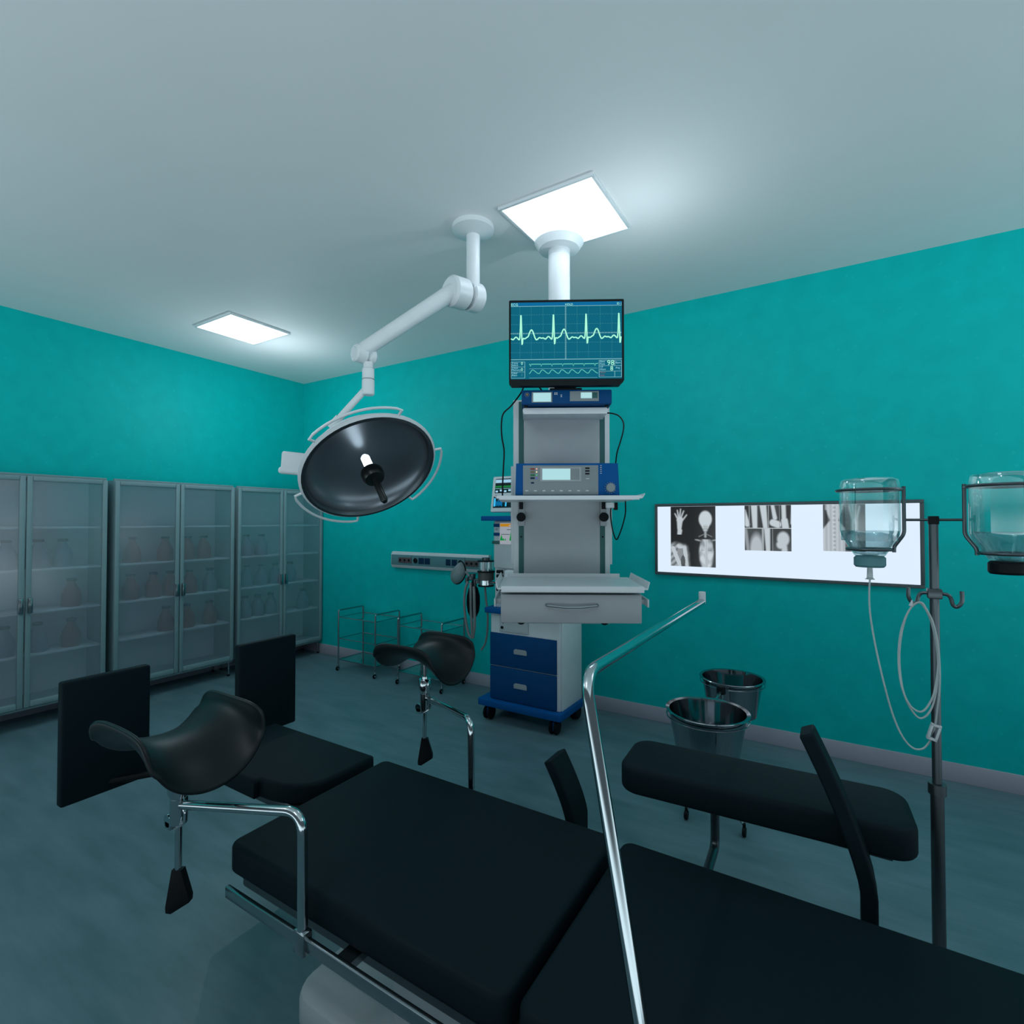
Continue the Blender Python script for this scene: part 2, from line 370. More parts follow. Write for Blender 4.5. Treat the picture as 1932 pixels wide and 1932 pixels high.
bott = [
 # pixel column, shelf, kind, label
 (12, 1, 'bluegl', 'pale bottle on the upper shelf at the left picture edge'),
 (10, 3, 'bluegl', 'pale bottle on the bottom shelf at the left picture edge'),
 (72, 1, 'bluegl', 'pale bottle on the upper shelf of the left cabinet, beside the door handles'),
 (118, 1, 'bluegl', 'pale bottle on the upper shelf of the left cabinet, right of its neighbour'),
 (136, 2, 'brown', 'brown bottle alone on the middle shelf of the left cabinet'),
 (73, 3, 'bluegl', 'pale bottle on the bottom shelf of the left cabinet, beside the door stile'),
 (136, 3, 'brown', 'brown bottle on the bottom shelf of the left cabinet'),
 (249, 1, 'brown', 'brown bottle on the upper shelf of the middle cabinet, leftmost in its left door'),
 (311, 1, 'brown', 'brown bottle on the upper shelf of the middle cabinet, left of the door stiles'),
 (353, 1, 'brown', 'brown bottle on the upper shelf of the middle cabinet, just right of the stiles'),
 (384, 1, 'brown', 'brown bottle on the upper shelf of the middle cabinet, rightmost'),
 (247, 2, 'brown', 'brown bottle on the middle shelf of the middle cabinet, leftmost in its left door'),
 (290, 2, 'brown', 'reddish bottle on the middle shelf of the middle cabinet, centre of its left door'),
 (321, 2, 'brown', 'brown bottle on the middle shelf of the middle cabinet, next to the left handle'),
 (358, 2, 'brown', 'dark brown bottle on the middle shelf of the middle cabinet, next to the right handle'),
 (396, 2, 'bluegl', 'grey bottle on the middle shelf of the middle cabinet, rightmost'),
 (314, 3, 'brown', 'brown bottle on the bottom shelf of the middle cabinet, in its left door'),
 (354, 3, 'brown', 'reddish bottle on the bottom shelf of the middle cabinet, just right of the stiles'),
 (396, 3, 'brown', 'reddish bottle on the bottom shelf of the middle cabinet, rightmost'),
 (464, 1, 'bluegl', 'blue grey bottle on the upper shelf of the corner cabinet, leftmost'),
 (493, 1, 'bluegl', 'blue grey bottle on the upper shelf of the corner cabinet, centre of its left door'),
 (465, 2, 'bluegl', 'blue grey bottle on the middle shelf of the corner cabinet, leftmost'),
 (493, 2, 'bluegl', 'blue grey bottle on the middle shelf of the corner cabinet, second from left'),
 (519, 2, 'bluegl', 'blue grey bottle on the middle shelf of the corner cabinet, third from left'),
 (547, 2, 'bluegl', 'blue grey bottle on the middle shelf of the corner cabinet, right of the handles'),
 (463, 3, 'bluegl', 'blue grey bottle on the bottom shelf of the corner cabinet, leftmost'),
 (487, 3, 'bluegl', 'blue grey bottle on the bottom shelf of the corner cabinet, second from left'),
 (511, 3, 'bluegl', 'blue grey bottle on the bottom shelf of the corner cabinet, third from left'),
 (571, 3, 'bluegl', 'blue grey bottle on the bottom shelf of the corner cabinet, alone in its right door')]
protos = {}
for px, sh, kind, lab in bott:
    xs = -4.90
    p = onx(px, 1050, xs); y = p.y
    for c in cabs:
        if abs(y - (c.location.y + .475)) < .60: y = min(max(y, c.location.y + .085), c.location.y + .95 - .085)
    if kind in protos: b = copy_tree(protos[kind])
    else: b = make_bottle(kind); protos[kind] = b
    b.location = (xs, y, SH[sh]); tag(b, lab, 'bottle', 'brown bottles in the cabinets' if kind == 'brown' else 'grey bottles in the cabinets')

# ------------------------------------------------------------------ surgical lamp (ceiling pole, arms, dish)
L = thing('surgical_lamp', 'white round surgical lamp on a jointed ceiling arm, left of the monitor', 'surgical lamp', (-1.61, 2.21, H))
lo = Vector((-1.61, 2.21, H))
def l(v): return Vector(v) - lo
MB().cyl(l((-1.61, 2.21, 2.66)), l((-1.61, 2.21, 2.999)), .036, seg=24).lathe([(0, 0), (.11, 0), (.11, .025), (.05, .05), (0, .05)], (0, 0, 0), (0, 0, -1), 32).build('ceiling_pole', M['white'], L)
d1, d2 = at(848, 548, 2.68), at(905, 565, 2.82)
dr = MB(); dr.cyl(l(d1), l(d1.lerp(d2, .52)), .080, seg=28, bev=.012); dr.cyl(l(d1.lerp(d2, .54)), l(d2), .077, seg=28, bev=.018)
dr.cyl(l(d1.lerp(d2, .51)), l(d1.lerp(d2, .55)), .074, seg=28, m=1); dr.build('shoulder_drum', [M['white'], M['grey']], L)
e1, e2 = at(668, 664, 2.50), at(708, 676, 2.58)
MB().tube([l(d1.lerp(d2, .12)), l(e1.lerp(e2, .2))], [.044, .036], 20).build('upper_arm', M['white'], L)
el = MB(); el.cyl(l(e1), l(e1.lerp(e2, .55)), .043, seg=24, bev=.008); el.cyl(l(e1.lerp(e2, .57)), l(e2), .040, seg=24, bev=.014); el.build('elbow_joint', M['white'], L)
s0, s1 = at(695, 684, 2.54), at(695, 746, 2.54); s1.x = s0.x; s1.y = s0.y
st = MB(); st.cyl(l(s0), l(s0.lerp(s1, .2)), .024, seg=20); st.cyl(l(s0.lerp(s1, .2)), l(s0.lerp(s1, .5)), .029, seg=20); st.cyl(l(s0.lerp(s1, .515)), l(s1), .030, seg=20, bev=.005)
st.cyl(l(s0.lerp(s1, .19)), l(s0.lerp(s1, .52)), .0285, seg=20, m=1); st.build('swivel_stem', [M['white'], M['grey']], L)
# dish frame: centre and axes
dc = at(699, 886, 2.45)
vr = ray(697, 882).normalized(); Rv = Vector((math.cos(YAW), math.sin(YAW), 0)); Rv = (Rv - vr * Rv.dot(vr)).normalized(); Uv = Rv.cross(vr)
th = math.radians(46.5); md = (Rv * .384 - Uv * .923).normalized()
nrm = (md * math.sin(th) - vr * math.cos(th)).normalized()          # light goes this way
ex = (Rv * .923 + Uv * .384).normalized(); ex = (ex - nrm * ex.dot(nrm)).normalized(); ey = nrm.cross(ex)
if ey.dot(Uv) < 0: ey = -ey
RR = .318
def dp(a, r, h): return l(dc + (ex * math.cos(a) + ey * math.sin(a)) * r + nrm * h)
back = [(0, -.215), (.06, -.213), (.15, -.185), (.225, -.13), (.275, -.07), (RR - .008, -.024), (RR + .006, -.008), (RR + .007, .0), (RR - .004, .008), (RR - .016, .004)]
sh = MB(); sh.lathe(back, l(dc), nrm, 56); sh.build('dish_housing', M['white'], L)
MB().lathe([(RR - .004, .009), (RR - .018, .011), (RR - .026, .001), (RR - .03, -.010)], l(dc), nrm, 56).build('rim_gasket', M['dsteel'], L)
prof = [(RR - .022, .0)] + [(RR * .93 * math.cos(t), -.135 * math.sin(t) ** .9) for t in [k * PI / 2 / 14 for k in range(1, 14)]] + [(0, -.135)]
MB().lathe(prof, l(dc), nrm, 56).build('reflector', M['mirror'], L)
MB().cyl(l(dc + nrm * -.01), l(dc + nrm * .01), .012, seg=12).lathe([(0, -.098), (.013, -.096), (.021, -.084), (.021, .012), (0, .012)], l(dc), nrm, 20, 1).build('bulb', [M['chrome'], M['bulb']], L)
MB().lathe([(0, .006), (.044, .006), (.052, .018), (.052, .05), (.044, .066), (.018, .070), (0, .070)], l(dc), nrm, 28).build('lamp_collar', M['lampblk'], L)
MB().lathe([(0, .066), (.016, .068), (.0165, .205), (.011, .215), (0, .215)], l(dc), nrm, 18).build('handle', M['lampblk'], L)
for a0, a1 in ((50, 120), (176, 242), (292, 352)):
    a0, a1 = math.radians(a0), math.radians(a1); rp = [dp(a0, RR - .005, -.005), dp(a0, RR + .036, .0)]
    rp += [dp(a0 + (a1 - a0) * k / 16, RR + .040, .0) for k in range(1, 16)] + [dp(a1, RR + .036, .0), dp(a1, RR - .005, -.005)]
    MB().tube(rp, .0062, 8).build('grab_rail', M['white'], L)
# lower arm and side motor box
ctr = dc + nrm * -.2
j = at(633, 797, 2.55); k2 = ctr + ex * -.17 + ey * .08
MB().tube([l(p) for p in bend([at(692, 732, 2.54), j, at(628, 832, 2.60), k2 + nrm * .02], .05)], .0165, 14).cyl(l(j + (j - at(692, 732, 2.54)).normalized() * -.03), l(j + (j - at(692, 732, 2.54)).normalized() * .035), .021, seg=18).build('lower_arm', M['white'], L)
m0, m1 = at(540, 872, 2.55), at(600, 878, 2.60)
ax = (m1 - m0).normalized(); upv = (Uv - ax * Uv.dot(ax)).normalized(); dv = ax.cross(upv)
Mx = Matrix((ax, upv, dv)).transposed().to_4x4(); Mx.translation = l(m0)
MB().box(-.02, .17, -.040, .052, -.05, .05, .012, M=Mx, seg=3).box(-.03, .17, -.058, -.024, -.056, .056, .014, M=Mx, seg=3).build('counterweight_box', M['white'], L)

# ------------------------------------------------------------------ equipment pendant
PZ = math.radians(29.75); PO = Vector((-1.165, 2.385, 0))
def pend_thing(name, label, cat, group=None): return thing(name, label, cat, PO, PZ, group)
def LX(px, D): return (px - 1000) / 980 * D - .172
def LZ(py, D): return 1.44 + (983 - py) / 980 * D
P = thing('equipment_pendant', 'grey ceiling hung equipment tower with shelves and a drawer, centre of the room', 'equipment tower', PO, PZ)
MB().cyl((-.018, .085, 1.95), (-.018, .085, 2.972), .057, seg=32).cyl((-.018, .085, 2.84), (-.018, .085, 2.845), .0585, seg=32).build('column', M['white'], P)
MB().lathe([(0, 2.97), (.13, 2.97), (.13, 2.91), (.105, 2.875), (.06, 2.868), (0, 2.868)], (-.018, .085, 0), seg=40).build('ceiling_flange', M['white'], P)
b = MB(); b.box(-.258, .232, 0, .16, .92, 2.06, .004); b.box(-.27, -.255, .0, .11, 1.22, 1.72, .003).box(.229, .243, .0, .11, 1.22, 1.72, .003)
b.build('body', M['pale'], P)
MB().box(-.204, .181, -.006, .001, .925, 2.02, .002).build('front_panel', M['grey'], P)
for x0, x1 in ((-.231, -.204), (.181, .208)):
    ch = MB(); ch.box(x0 + .001, x1 - .001, -.004, .001, .925, 2.05); ch.cyl(((x0 + x1) / 2, -.005, 1.36), ((x0 + x1) / 2, -.002, 1.36), .005, seg=10, m=1)
    ch.build('channel_strip', [M['green'], M['black']], P)
sc = MB(); sc.box(-.207, .196, -.185, -.004, 1.955, 1.975, .003); sc.box(-.203, .192, -.187, -.181, 1.948, 1.978, .002)
sc.build('top_shelf', M['white'], P)
def tray(mb, x0, x1, y0, y1, z, lip=.030, t=.004, fl=.012):
    mb.box(x0, x1, y0, y1, z - t, z)
    mb.box(x0 + .012, x1 - .012, y0 - .002, y0 + .002, z - .018, z + lip - .018, .001)
    mb.box(x0 + .02, x1 - .04, y1 - .003, y1 + .001, z, z + lip * .7, .001)
    for x, sgn in ((x0, -1), (x1, 1)):
        q = [(x, z - .006), (x + sgn * fl, z + lip), (x + sgn * (fl + .003), z + lip), (x + sgn * .004, z - .008)]
        mb.add([(a, y0 + .004, c) for a, c in q] + [(a, y1 - .03, c) for a, c in q], [(0, 1, 2, 3), (7, 6, 5, 4), (0, 4, 5, 1), (1, 5, 6, 2), (2, 6, 7, 3), (3, 7, 4, 0)])
mb = MB(); tray(mb, -.315, .300, -.449, -.008, 1.548, .009, .012, .010); mb.build('middle_shelf', M['white'], P)
mb = MB(); tray(mb, -.307, .318, -.449, -.008, 1.157, .026, .006, .010); mb.build('instrument_tray', M['white'], P)
for sx in (-.2175, .198):
    k = MB(); k.box(sx - .016, sx + .016, -.014, -.003, 1.415, 1.535, .002).box(sx - .010, sx + .010, -.03, -.012, 1.50, 1.535, .002, 1)
    k = k.build('shelf_bracket', [M['grey'], M['black']], P)
    MB().cyl((sx, -.014, 1.46), (sx, -.040, 1.46), .023, seg=24, bev=.003).build('clamp_knob', M['black'], k)
MB().box(.205, .25, -.06, -.012, 1.505, 1.532, .002).box(.245, .262, -.064, -.03, 1.495, 1.532, .002, 1).build('cable_clip', [M['white'], M['black']], P)
for sx in (-.2175, .198):
    k = MB(); k.box(sx - .018, sx + .018, -.014, -.003, .925, .985, .002); k = k.build('drawer_bracket', M['pale'], P)
    MB().cyl((sx, -.014, .945), (sx, -.044, .945), .023, seg=24, bev=.003).build('clamp_knob', M['black'], k)
db = MB(); db.box(-.299, .301, -.40, -.01, 1.005, 1.13, .003); db.box(-.28, .28, -.38, -.03, 1.128, 1.152, 0, 1)  # black block stands in for the shaded gap under the tray
db = db.build('drawer_box', [M['pale'], M['black']], P)
dw = MB().box(-.297, .299, -.432, -.402, 1.007, 1.128, .003).build('drawer', M['grey'], P)
MB().tube(bend([(-.104, -.432, 1.085), (-.104, -.452, 1.085), (-.03, -.462, 1.079), (.04, -.462, 1.079), (.112, -.452, 1.085), (.112, -.432, 1.085)], .02), .0055, 10).build('handle', M['steel'], dw)
for sg in (-1, 1):
    x = sg * .325 + .002
    r = MB(); r.box(x - .003, x + .003, -.43, -.06, 1.075, 1.108, .001)
    for yy in (-.38, -.12): r.box(min(x, x - sg * .03), max(x, x - sg * .03), yy - .006, yy + .006, 1.082, 1.10, .001)
    r.build('side_rail', M['pale'], P)

# monitor on the stand
Mo = pend_thing('patient_monitor', 'large flat monitor with a green heart trace above the equipment tower', 'monitor')
y0 = -.270; X0, X1, Z0, Z1 = -.269, .258, 2.062, 2.458
hs = MB(); hs.prism([(X0 + .012, Z0), (X1 - .02, Z0), (X1, Z0 + .022), (X1, Z1 - .004), (X1 - .004, Z1), (X0 + .004, Z1), (X0, Z1 - .004), (X0, Z0 + .014)], -.002, .036, M=Matrix(((1, 0, 0, 0), (0, 0, 1, y0 + .002), (0, 1, 0, 0), (0, 0, 0, 1))))
hs.build('housing', M['bezel'], Mo)
MB().box(-.057, .045, -.200, -.17, 2.054, 2.30, .003).box(-.057, .045, -.236, -.17, 2.2, 2.3, .003).box(-.08, .07, -.225, -.13, 2.054, 2.062, .002).build('stand', M['black'], Mo)
sx0, sx1, sz0, sz1 = X0 + .009, X1 - .010, Z0 + .030, Z1 - .011
Wd, Hd = sx1 - sx0, sz1 - sz0
def sp(u, v): return (sx0 + u * Wd, sz1 - v * Hd)
def srect(mb, u0, v0, u1, v1, m=0, e=.0006):
    a = sp(u0, v0); c = sp(u1, v1); y = y0 - e
    mb.add([(a[0], y, c[1]), (c[0], y, c[1]), (c[0], y, a[1]), (a[0], y, a[1])], [(0, 1, 2, 3)], m)
def ribbon(mb, pts, w, m=0, e=.0012):
    P2 = [Vector((sp(u, v)[0], sp(u, v)[1])) for u, v in pts]; vs = []
    for i, p in enumerate(P2):
        a = P2[max(0, i - 1)]; c = P2[min(len(P2) - 1, i + 1)]; t = (c - a).normalized(); n = Vector((-t.y, t.x)) * w / 2
        vs += [(p.x + n.x, y0 - e, p.y + n.y), (p.x - n.x, y0 - e, p.y - n.y)]
    mb.add(vs, [(2 * i, 2 * i + 1, 2 * i + 3, 2 * i + 2) for i in range(len(P2) - 1)], m)
s = MB(); srect(s, 0, 0, 1, 1, 0, .0004); srect(s, 0, 0, 1, .047, 1, .0006)
s.build('screen', [M['scr'], M['scrbar']], Mo, flat=True)
g = MB()
for k, u in enumerate((.082, .184, .291, .393, .495, .598, .700, .806, .911)):
    if k == 4:
        for q in range(52): srect(g, u - .006, .06 + q * .0132, u + .006, .06 + q * .0132 + .006, 1, .0009)
    else:
        for q in range(26): srect(g, u - .0014, .055 + q * .0262, u + .0014, .055 + q * .0262 + .016, 0, .0009)
for k, v in enumerate((.162, .285, .405, .527, .652)):
    if k == 2:
        for q in range(72): srect(g, q * .0139, v - .008, q * .0139 + .006, v + .008, 1, .0009)
    else:
        for q in range(44): srect(g, q * .0228, v - .002, q * .0228 + .015, v + .002, 0, .0009)
g.build('grid_lines', [M['grid'], M['rule']], Mo, flat=True)
# heart trace
def beat(u0):
    return [(0, .47), (.018, .484), (.03, .47), (.043, .452), (.055, .458), (.070, .482), (.078, .478), (.084, .40), (.0895, .186), (.0925, .186), (.0965, .34), (.100, .535), (.104, .535), (.110, .47), (.125, .474), (.145, .455), (.158, .44), (.172, .385), (.186, .358), (.200, .385), (.215, .45), (.228, .486), (.240, .482), (.258, .46), (.275, .468)]
pts = []
for kb in range(4):
    for u, v in beat(0): 
        uu = u + kb * .294 + (.0 if kb else 0)
        if uu <= 1.0 and (not pts or uu > pts[-1][0] + .0015): pts.append((uu, v - .004 * kb))
pp = [(p.x, p.y) for p in smooth([(u, v, 0) for u, v in pts], 3)]
tr = MB(); ribbon(tr, [(min(max(u, 0), 1), v) for u, v in pp], .0058); tr.build('heart_trace', M['trace'], Mo, flat=True)
lw = MB()
base = [(.165, .806)]
for k in range(7):
    u = .178 + k * .0965; base += [(u - .006, .806), (u, .835), (u + .006, .806)]
base += [(.785, .803)]
ribbon(lw, base, .0035); wv = []
for k in range(7 * 12 + 1):
    t = k / 12; ph = t % 1; wv.append((.165 + t * .0885, .905 + .024 * (1 - 2 * (math.sin(PI * (1 - (1 - min(ph / .35, 1)) ** 1)) if 0 else (1 - math.cos(2 * PI * (ph if ph < .33 else .33 + (ph - .33) * .33) / .66)) / 2 if ph < .33 else (1 + math.cos(PI * (ph - .33) / .67)) / 2))))
ribbon(lw, wv, .0028)
lw.build('small_traces', M['thin'], Mo, flat=True)
r = MB()
for v, uA, uB, h in ((.051, 0, 1, .006), (.745, 0, 1, .008), (.865, .165, .78, .003), (.985, .165, .78, .003)): srect(r, uA, v - h / 2, uB, v + h / 2, 0, .0011)
for v in (.775, .84, .905, .985): srect(r, 0, v - .002, .127, v + .002, 0, .0011); 
srect(r, .124, .775, .128, .985, 0, .0011); srect(r, 0, .775, .003, .985, 0, .0011)
for v in (.765, .835, .905, .98): srect(r, .795, v - .002, .995, v + .002, 0, .0011)
for u in (.795, .995): srect(r, u - .002, .765, u + .002, .98, 0, .0011)
srect(r, .933, .765, .937, .835, 0, .0011); srect(r, .933, .905, .937, .98, 0, .0011)
r.build('panel_rules', M['rule'], Mo, flat=True)
def text_mesh(body, size):
    cu = bpy.data.curves.new('t', 'FONT'); cu.body = body; cu.size = size; cu.resolution_u = 2
    ob = bpy.data.objects.new('t', cu); COL.objects.link(ob)
    bpy.context.view_layer.update()
    me = bpy.data.meshes.new_from_object(ob.evaluated_get(bpy.context.evaluated_depsgraph_get()))
    vs = [v.co.copy() for v in me.vertices]; fs = [tuple(p.vertices) for p in me.polygons]
    bpy.data.objects.remove(ob); bpy.data.curves.remove(cu); bpy.data.meshes.remove(me)
    return vs, fs
def stext(mb, body, u, v, size, m=0):
    vs, fs = text_mesh(body, size); x, z = sp(u, v)
    mb.add([(x + p.x, y0 - .0012, z + p.y) for p in vs], fs, m)
tx = MB()
for body, v in (('Trace', .800), ('Select', .828), ('Trace', .862), ('Memory', .890), ('Clear', .930), ('Alert', .960)): stext(tx, body, .006, v, .0125)
for body, u, v in (('Beat', .803, .790), ('Rate', .803, .822), ('ST', .806, .862), ('Alert', .803, .892), ('Bpm', .942, .806), ('Avg', .942, .872)): stext(tx, body, u, v, .0125)
stext(tx, 'Alarm', .803, .930, .010, 1); stext(tx, 'Limit', .803, .966, .010, 1)
stext(tx, 'ECG', .0, .043, .017, 2); stext(tx, 'HOLD', .49, .043, .013, 2); stext(tx, 'ID 1', .955, .040, .013, 2)
stext(tx, '98', .865, .828, .034, 2); stext(tx, '8', .893, .898, .030, 2); stext(tx, '0', .09, .812, .020, 2); stext(tx, '0', .09, .892, .020, 2); stext(tx, ':', .095, .955, .02, 0)
tx.build('screen_lettering', [M['txt'], M['redtxt'], M['trace']], Mo, flat=True)

# blue unit on the top shelf
U1 = pend_thing('monitor_unit', 'slim blue unit with two small lit displays under the monitor', 'medical device')
yf = -.229; ux0, ux1, uz0, uz1 = LX(984, 2.42), LX(1154, 2.42), 1.985, 2.053
MB().box(ux0, ux1, yf, -.02, uz0, uz1, .005).build('casing', M['navy'], U1)
def f1(px): return LX(px, 2.42)
def fz1(py): return LZ(py, 2.42)
q = MB().box(f1(1003), f1(1042), yf - .002, yf, fz1(759), fz1(739), .001).build('display_bezel', M['panelgrey'], U1)
MB().box(f1(1006), f1(1039.5), yf - .003, yf - .001, fz1(757.5), fz1(740.5), .001).build('display', M['display'], q)
q = MB().box(f1(1075), f1(1129.5), yf - .002, yf, fz1(757), fz1(738), .001).build('control_plate', M['panelgrey'], U1)
MB().box(f1(1095.5), f1(1116.5), yf - .003, yf - .001, fz1(751.5), fz1(740.5), .001).build('display', M['display'], q)
MB().box(f1(1117), f1(1127), yf - .0026, yf - .001, fz1(751.5), fz1(740.5), .001).build('dark_window', M['green'], q)
kk = MB(); kk.cyl((f1(994.5), yf, fz1(744)), (f1(994.5), yf - .005, fz1(744)), .006, seg=14, m=0)
for a in range(8): kk.box(f1(994.5) + .010 * math.cos(a * PI / 4) - .001, f1(994.5) + .010 * math.cos(a * PI / 4) + .001, yf - .001, yf, fz1(744) + .010 * math.sin(a * PI / 4) - .001, fz1(744) + .010 * math.sin(a * PI / 4) + .001, 0, 1)
kk.build('dial', [M['olive'], M['pale']], U1)
kk = MB()
for px, py in ((1047, 741), (1050.5, 741), (1047, 743.5), (1050.5, 743.5), (1059, 745), (1059, 748)): kk.box(f1(px) - .003, f1(px) + .003, yf - .0015, yf, fz1(py) - .002, fz1(py) + .002)
kk.build('key_set', M['pale'], U1)
for px in (992, 1146): MB().cyl((f1(px), -.20, 1.977), (f1(px), -.20, 1.986), .009, seg=12).build('rubber_foot', M['black'], U1)
# larger blue unit on the middle shelf
U2 = pend_thing('infusion_controller', 'wide blue unit with grey front and lit display on the middle shelf', 'medical device')
yf = -.385; zb = 1.552; zt = 1.692
def f2(px): return LX(px, 2.264)
def fz2(py): return LZ(py, 2.264)
cs = MB(); xs = [(f2(973.5), zt), (f2(1165), zt), (f2(1168), zb), (f2(972), zb)]
cs.prism(xs, -.30, 0, M=Matrix(((1, 0, 0, 0), (0, 0, -1, yf), (0, 1, 0, 0), (0, 0, 0, 1))), bev=.004); cs.build('casing', M['blue'], U2)
pl = MB().box(f2(986.5), f2(1128), yf - .003, yf + .001, zb + .002, fz2(878), .001).build('front_plate', M['panelgrey'], U2)
MB().box(f2(1019), f2(1096), yf - .0045, yf - .002, fz2(908.5), fz2(882), .001).build('display_bezel', M['grey'], pl)
MB().box(f2(1023), f2(1075.5), yf - .0055, yf - .004, fz2(905.5), fz2(884.5), .002).build('display', M['display'], pl)
MB().box(f2(1076), f2(1092.5), yf - .005, yf - .004, fz2(905.5), fz2(884), .001).build('dark_window', M['panelgrey'], pl)
for k, (a, bq) in enumerate((('red', 'l1'), ('olive', 'l2'), ('gkey', 'l3'), ('dkey', 'l4'))):
    py = 884.7 + k * 5.8
    MB().box(f2(1000.5), f2(1008.5), yf - .006, yf - .002, fz2(py + 1.6), fz2(py - 1.6), .001).build('key', M[a], pl)
    MB().cyl((f2(1012.3), yf - .003, fz2(py)), (f2(1012.3), yf - .0055, fz2(py)), .0035, seg=10).build('indicator_light', M[bq], pl)
MB().box(f2(1001.5), f2(1007.5), yf - .005, yf - .002, fz2(912.5), fz2(909.5), .001).build('key', M['dkey'], pl)
for k in range(3): MB().box(f2(1103.5), f2(1111.5), yf - .006, yf - .002, fz2(885 + 5.2 * k), fz2(882.3 + 5.2 * k), .001).build('key', M['black'], pl)
mk = MB(); mk.box(f2(1104.5), f2(1111), yf - .004, yf - .002, fz2(904), fz2(902.7))
for k in range(8): mk.box(f2(991 + 16.2 * k), f2(996.5 + 16.2 * k), yf - .004, yf - .002, fz2(927), fz2(925), 0)
for k in range(5): mk.box(f2(1131.5), f2(1134.5), yf - .0012, yf + .001, fz2(879.3 + 3.6 * k), fz2(878.2 + 3.6 * k), 0)
mk.build('front_markings', M['pale'], U2)
kn = MB(); kn.cyl((f2(1150.5), yf, fz2(920.5)), (f2(1150.5), yf - .018, fz2(920.5)), .0195, seg=28, bev=.004)
for a in range(14): 
    aa = math.radians(20 + a * 24); kn.box(f2(1150.5) + .0235 * math.cos(aa) - .001, f2(1150.5) + .0235 * math.cos(aa) + .001, yf - .001, yf + .001, fz2(920.5) + .0235 * math.sin(aa) - .001, fz2(920.5) + .0235 * math.sin(aa) + .001, 0, 1)
kn.build('dial', [M['panelgrey'], M['pale']], U2)
for px in (985, 1155): MB().cyl((f2(px), -.36, 1.548), (f2(px), -.36, 1.554), .01, seg=10).build('rubber_foot', M['black'], U2)
# cables
def cable(pts, r, label):
    P3 = smooth([at(a, c, d) for a, c, d in pts], 8); o = MB().tube(P3, r, 8).build('cable', M['black'])
    return tag(o, label, 'cable', 'black cables on the equipment tower')
cable([(990, 724, 2.46), (983, 741, 2.46), (965, 765, 2.44), (950, 780, 2.40), (946, 800, 2.38), (947, 825, 2.36), (951, 850, 2.33), (950, 880, 2.30), (948.5, 910, 2.25), (948, 938, 2.21)], .0036, 'long black cable looping from the monitor down to the middle shelf, left side')
cable([(1012, 722, 2.45), (1018, 731, 2.45), (1024, 739, 2.48)], .0036, 'short black cable end between monitor and slim blue unit')
cable([(1140, 779, 2.58), (1155, 780, 2.55), (1168, 785, 2.50), (1176, 797, 2.46), (1176, 812, 2.43), (1170, 835, 2.40), (1164, 855, 2.38), (1161, 880, 2.42)], .0034, 'black cable curving from the top shelf to the wide blue unit, right side')
cable([(1154, 950, 2.58), (1152, 968, 2.58), (1154, 990, 2.58), (1158, 1008, 2.58), (1163, 1018, 2.57), (1168, 1010, 2.55), (1175, 990, 2.52), (1180, 968, 2.48), (1180, 946, 2.45)], .0034, 'black cable hanging in a loop below the middle shelf, right side')

# ------------------------------------------------------------------ x-ray viewer on the wall
V = thing('xray_light_box', 'long glowing x-ray light box with dark frame on the right wall', 'light box', (-.33, BY, 1.31))
vw, vh = .768, .253
f = MB(); k = .020
f.box(-vw, vw, -.028, 0, vh - k, vh, .003).box(-vw, vw, -.028, 0, -vh, -vh + k, .003).box(-vw, -vw + k, -.028, 0, -vh + k, vh - k, .003).box(vw - k, vw, -.028, 0, -vh + k, vh - k, .003)
for q in range(30): f.box(-vw + .06 + q * .05, -vw + .066 + q * .05, -.031, -.027, vh - k, vh - k + .006); f.box(-vw + .06 + q * .05, -vw + .066 + q * .05, -.031, -.027, -vh + k - .006, -vh + k)
f.build('frame', M['frame'], V)
MB().box(-vw + k, vw - k, -.022, -.002, -vh + k, vh - k).build('light_panel', M['viewer'], V)
def filmmat():
    m = bpy.data.materials.new('xray_film'); m.use_nodes = True; nt = m.node_tree; p = nt.nodes['Principled BSDF']
    p.inputs['Base Color'].default_value = (.004, .004, .004, 1); p.inputs['Roughness'].default_value = .5; p.inputs['Specular IOR Level'].default_value = .08
    a = nt.nodes.new('ShaderNodeVertexColor'); a.layer_name = 'film'
    nt.links.new(a.outputs[0], p.inputs['Emission Color']); p.inputs['Emission Strength'].default_value = 1
    return m
M['film'] = filmmat()
def cap(x, y, ax, ay, bx, by, r, r2=None):
    dx, dy = bx - ax, by - ay; t = max(0, min(1, ((x - ax) * dx + (y - ay) * dy) / (dx * dx + dy * dy + 1e-9)))
    rr = r + ((r2 if r2 is not None else r) - r) * t
    return math.hypot(x - ax - dx * t, y - ay - dy * t) - rr
def ell(x, y, cx, cy, a, b): 
    return (math.hypot((x - cx) / a, (y - cy) / b) - 1) * min(a, b)
def soft(d, w=.015): return max(0, min(1, .5 - d / (2 * w)))
def hand(x, y):
    d = min(cap(x, y, .21, .55, .2, .62, .055, .05), ell(x, y, .21, .31, .075, .09), cap(x, y, .21, .30, .20, .50, .07, .05))
    for a in ((.155, .27, .10, .17), (.18, .24, .155, .095), (.21, .23, .23, .07), (.24, .25, .30, .11), (.26, .33, .365, .20)): d = min(d, cap(x, y, *a, .020, .014))
    return d
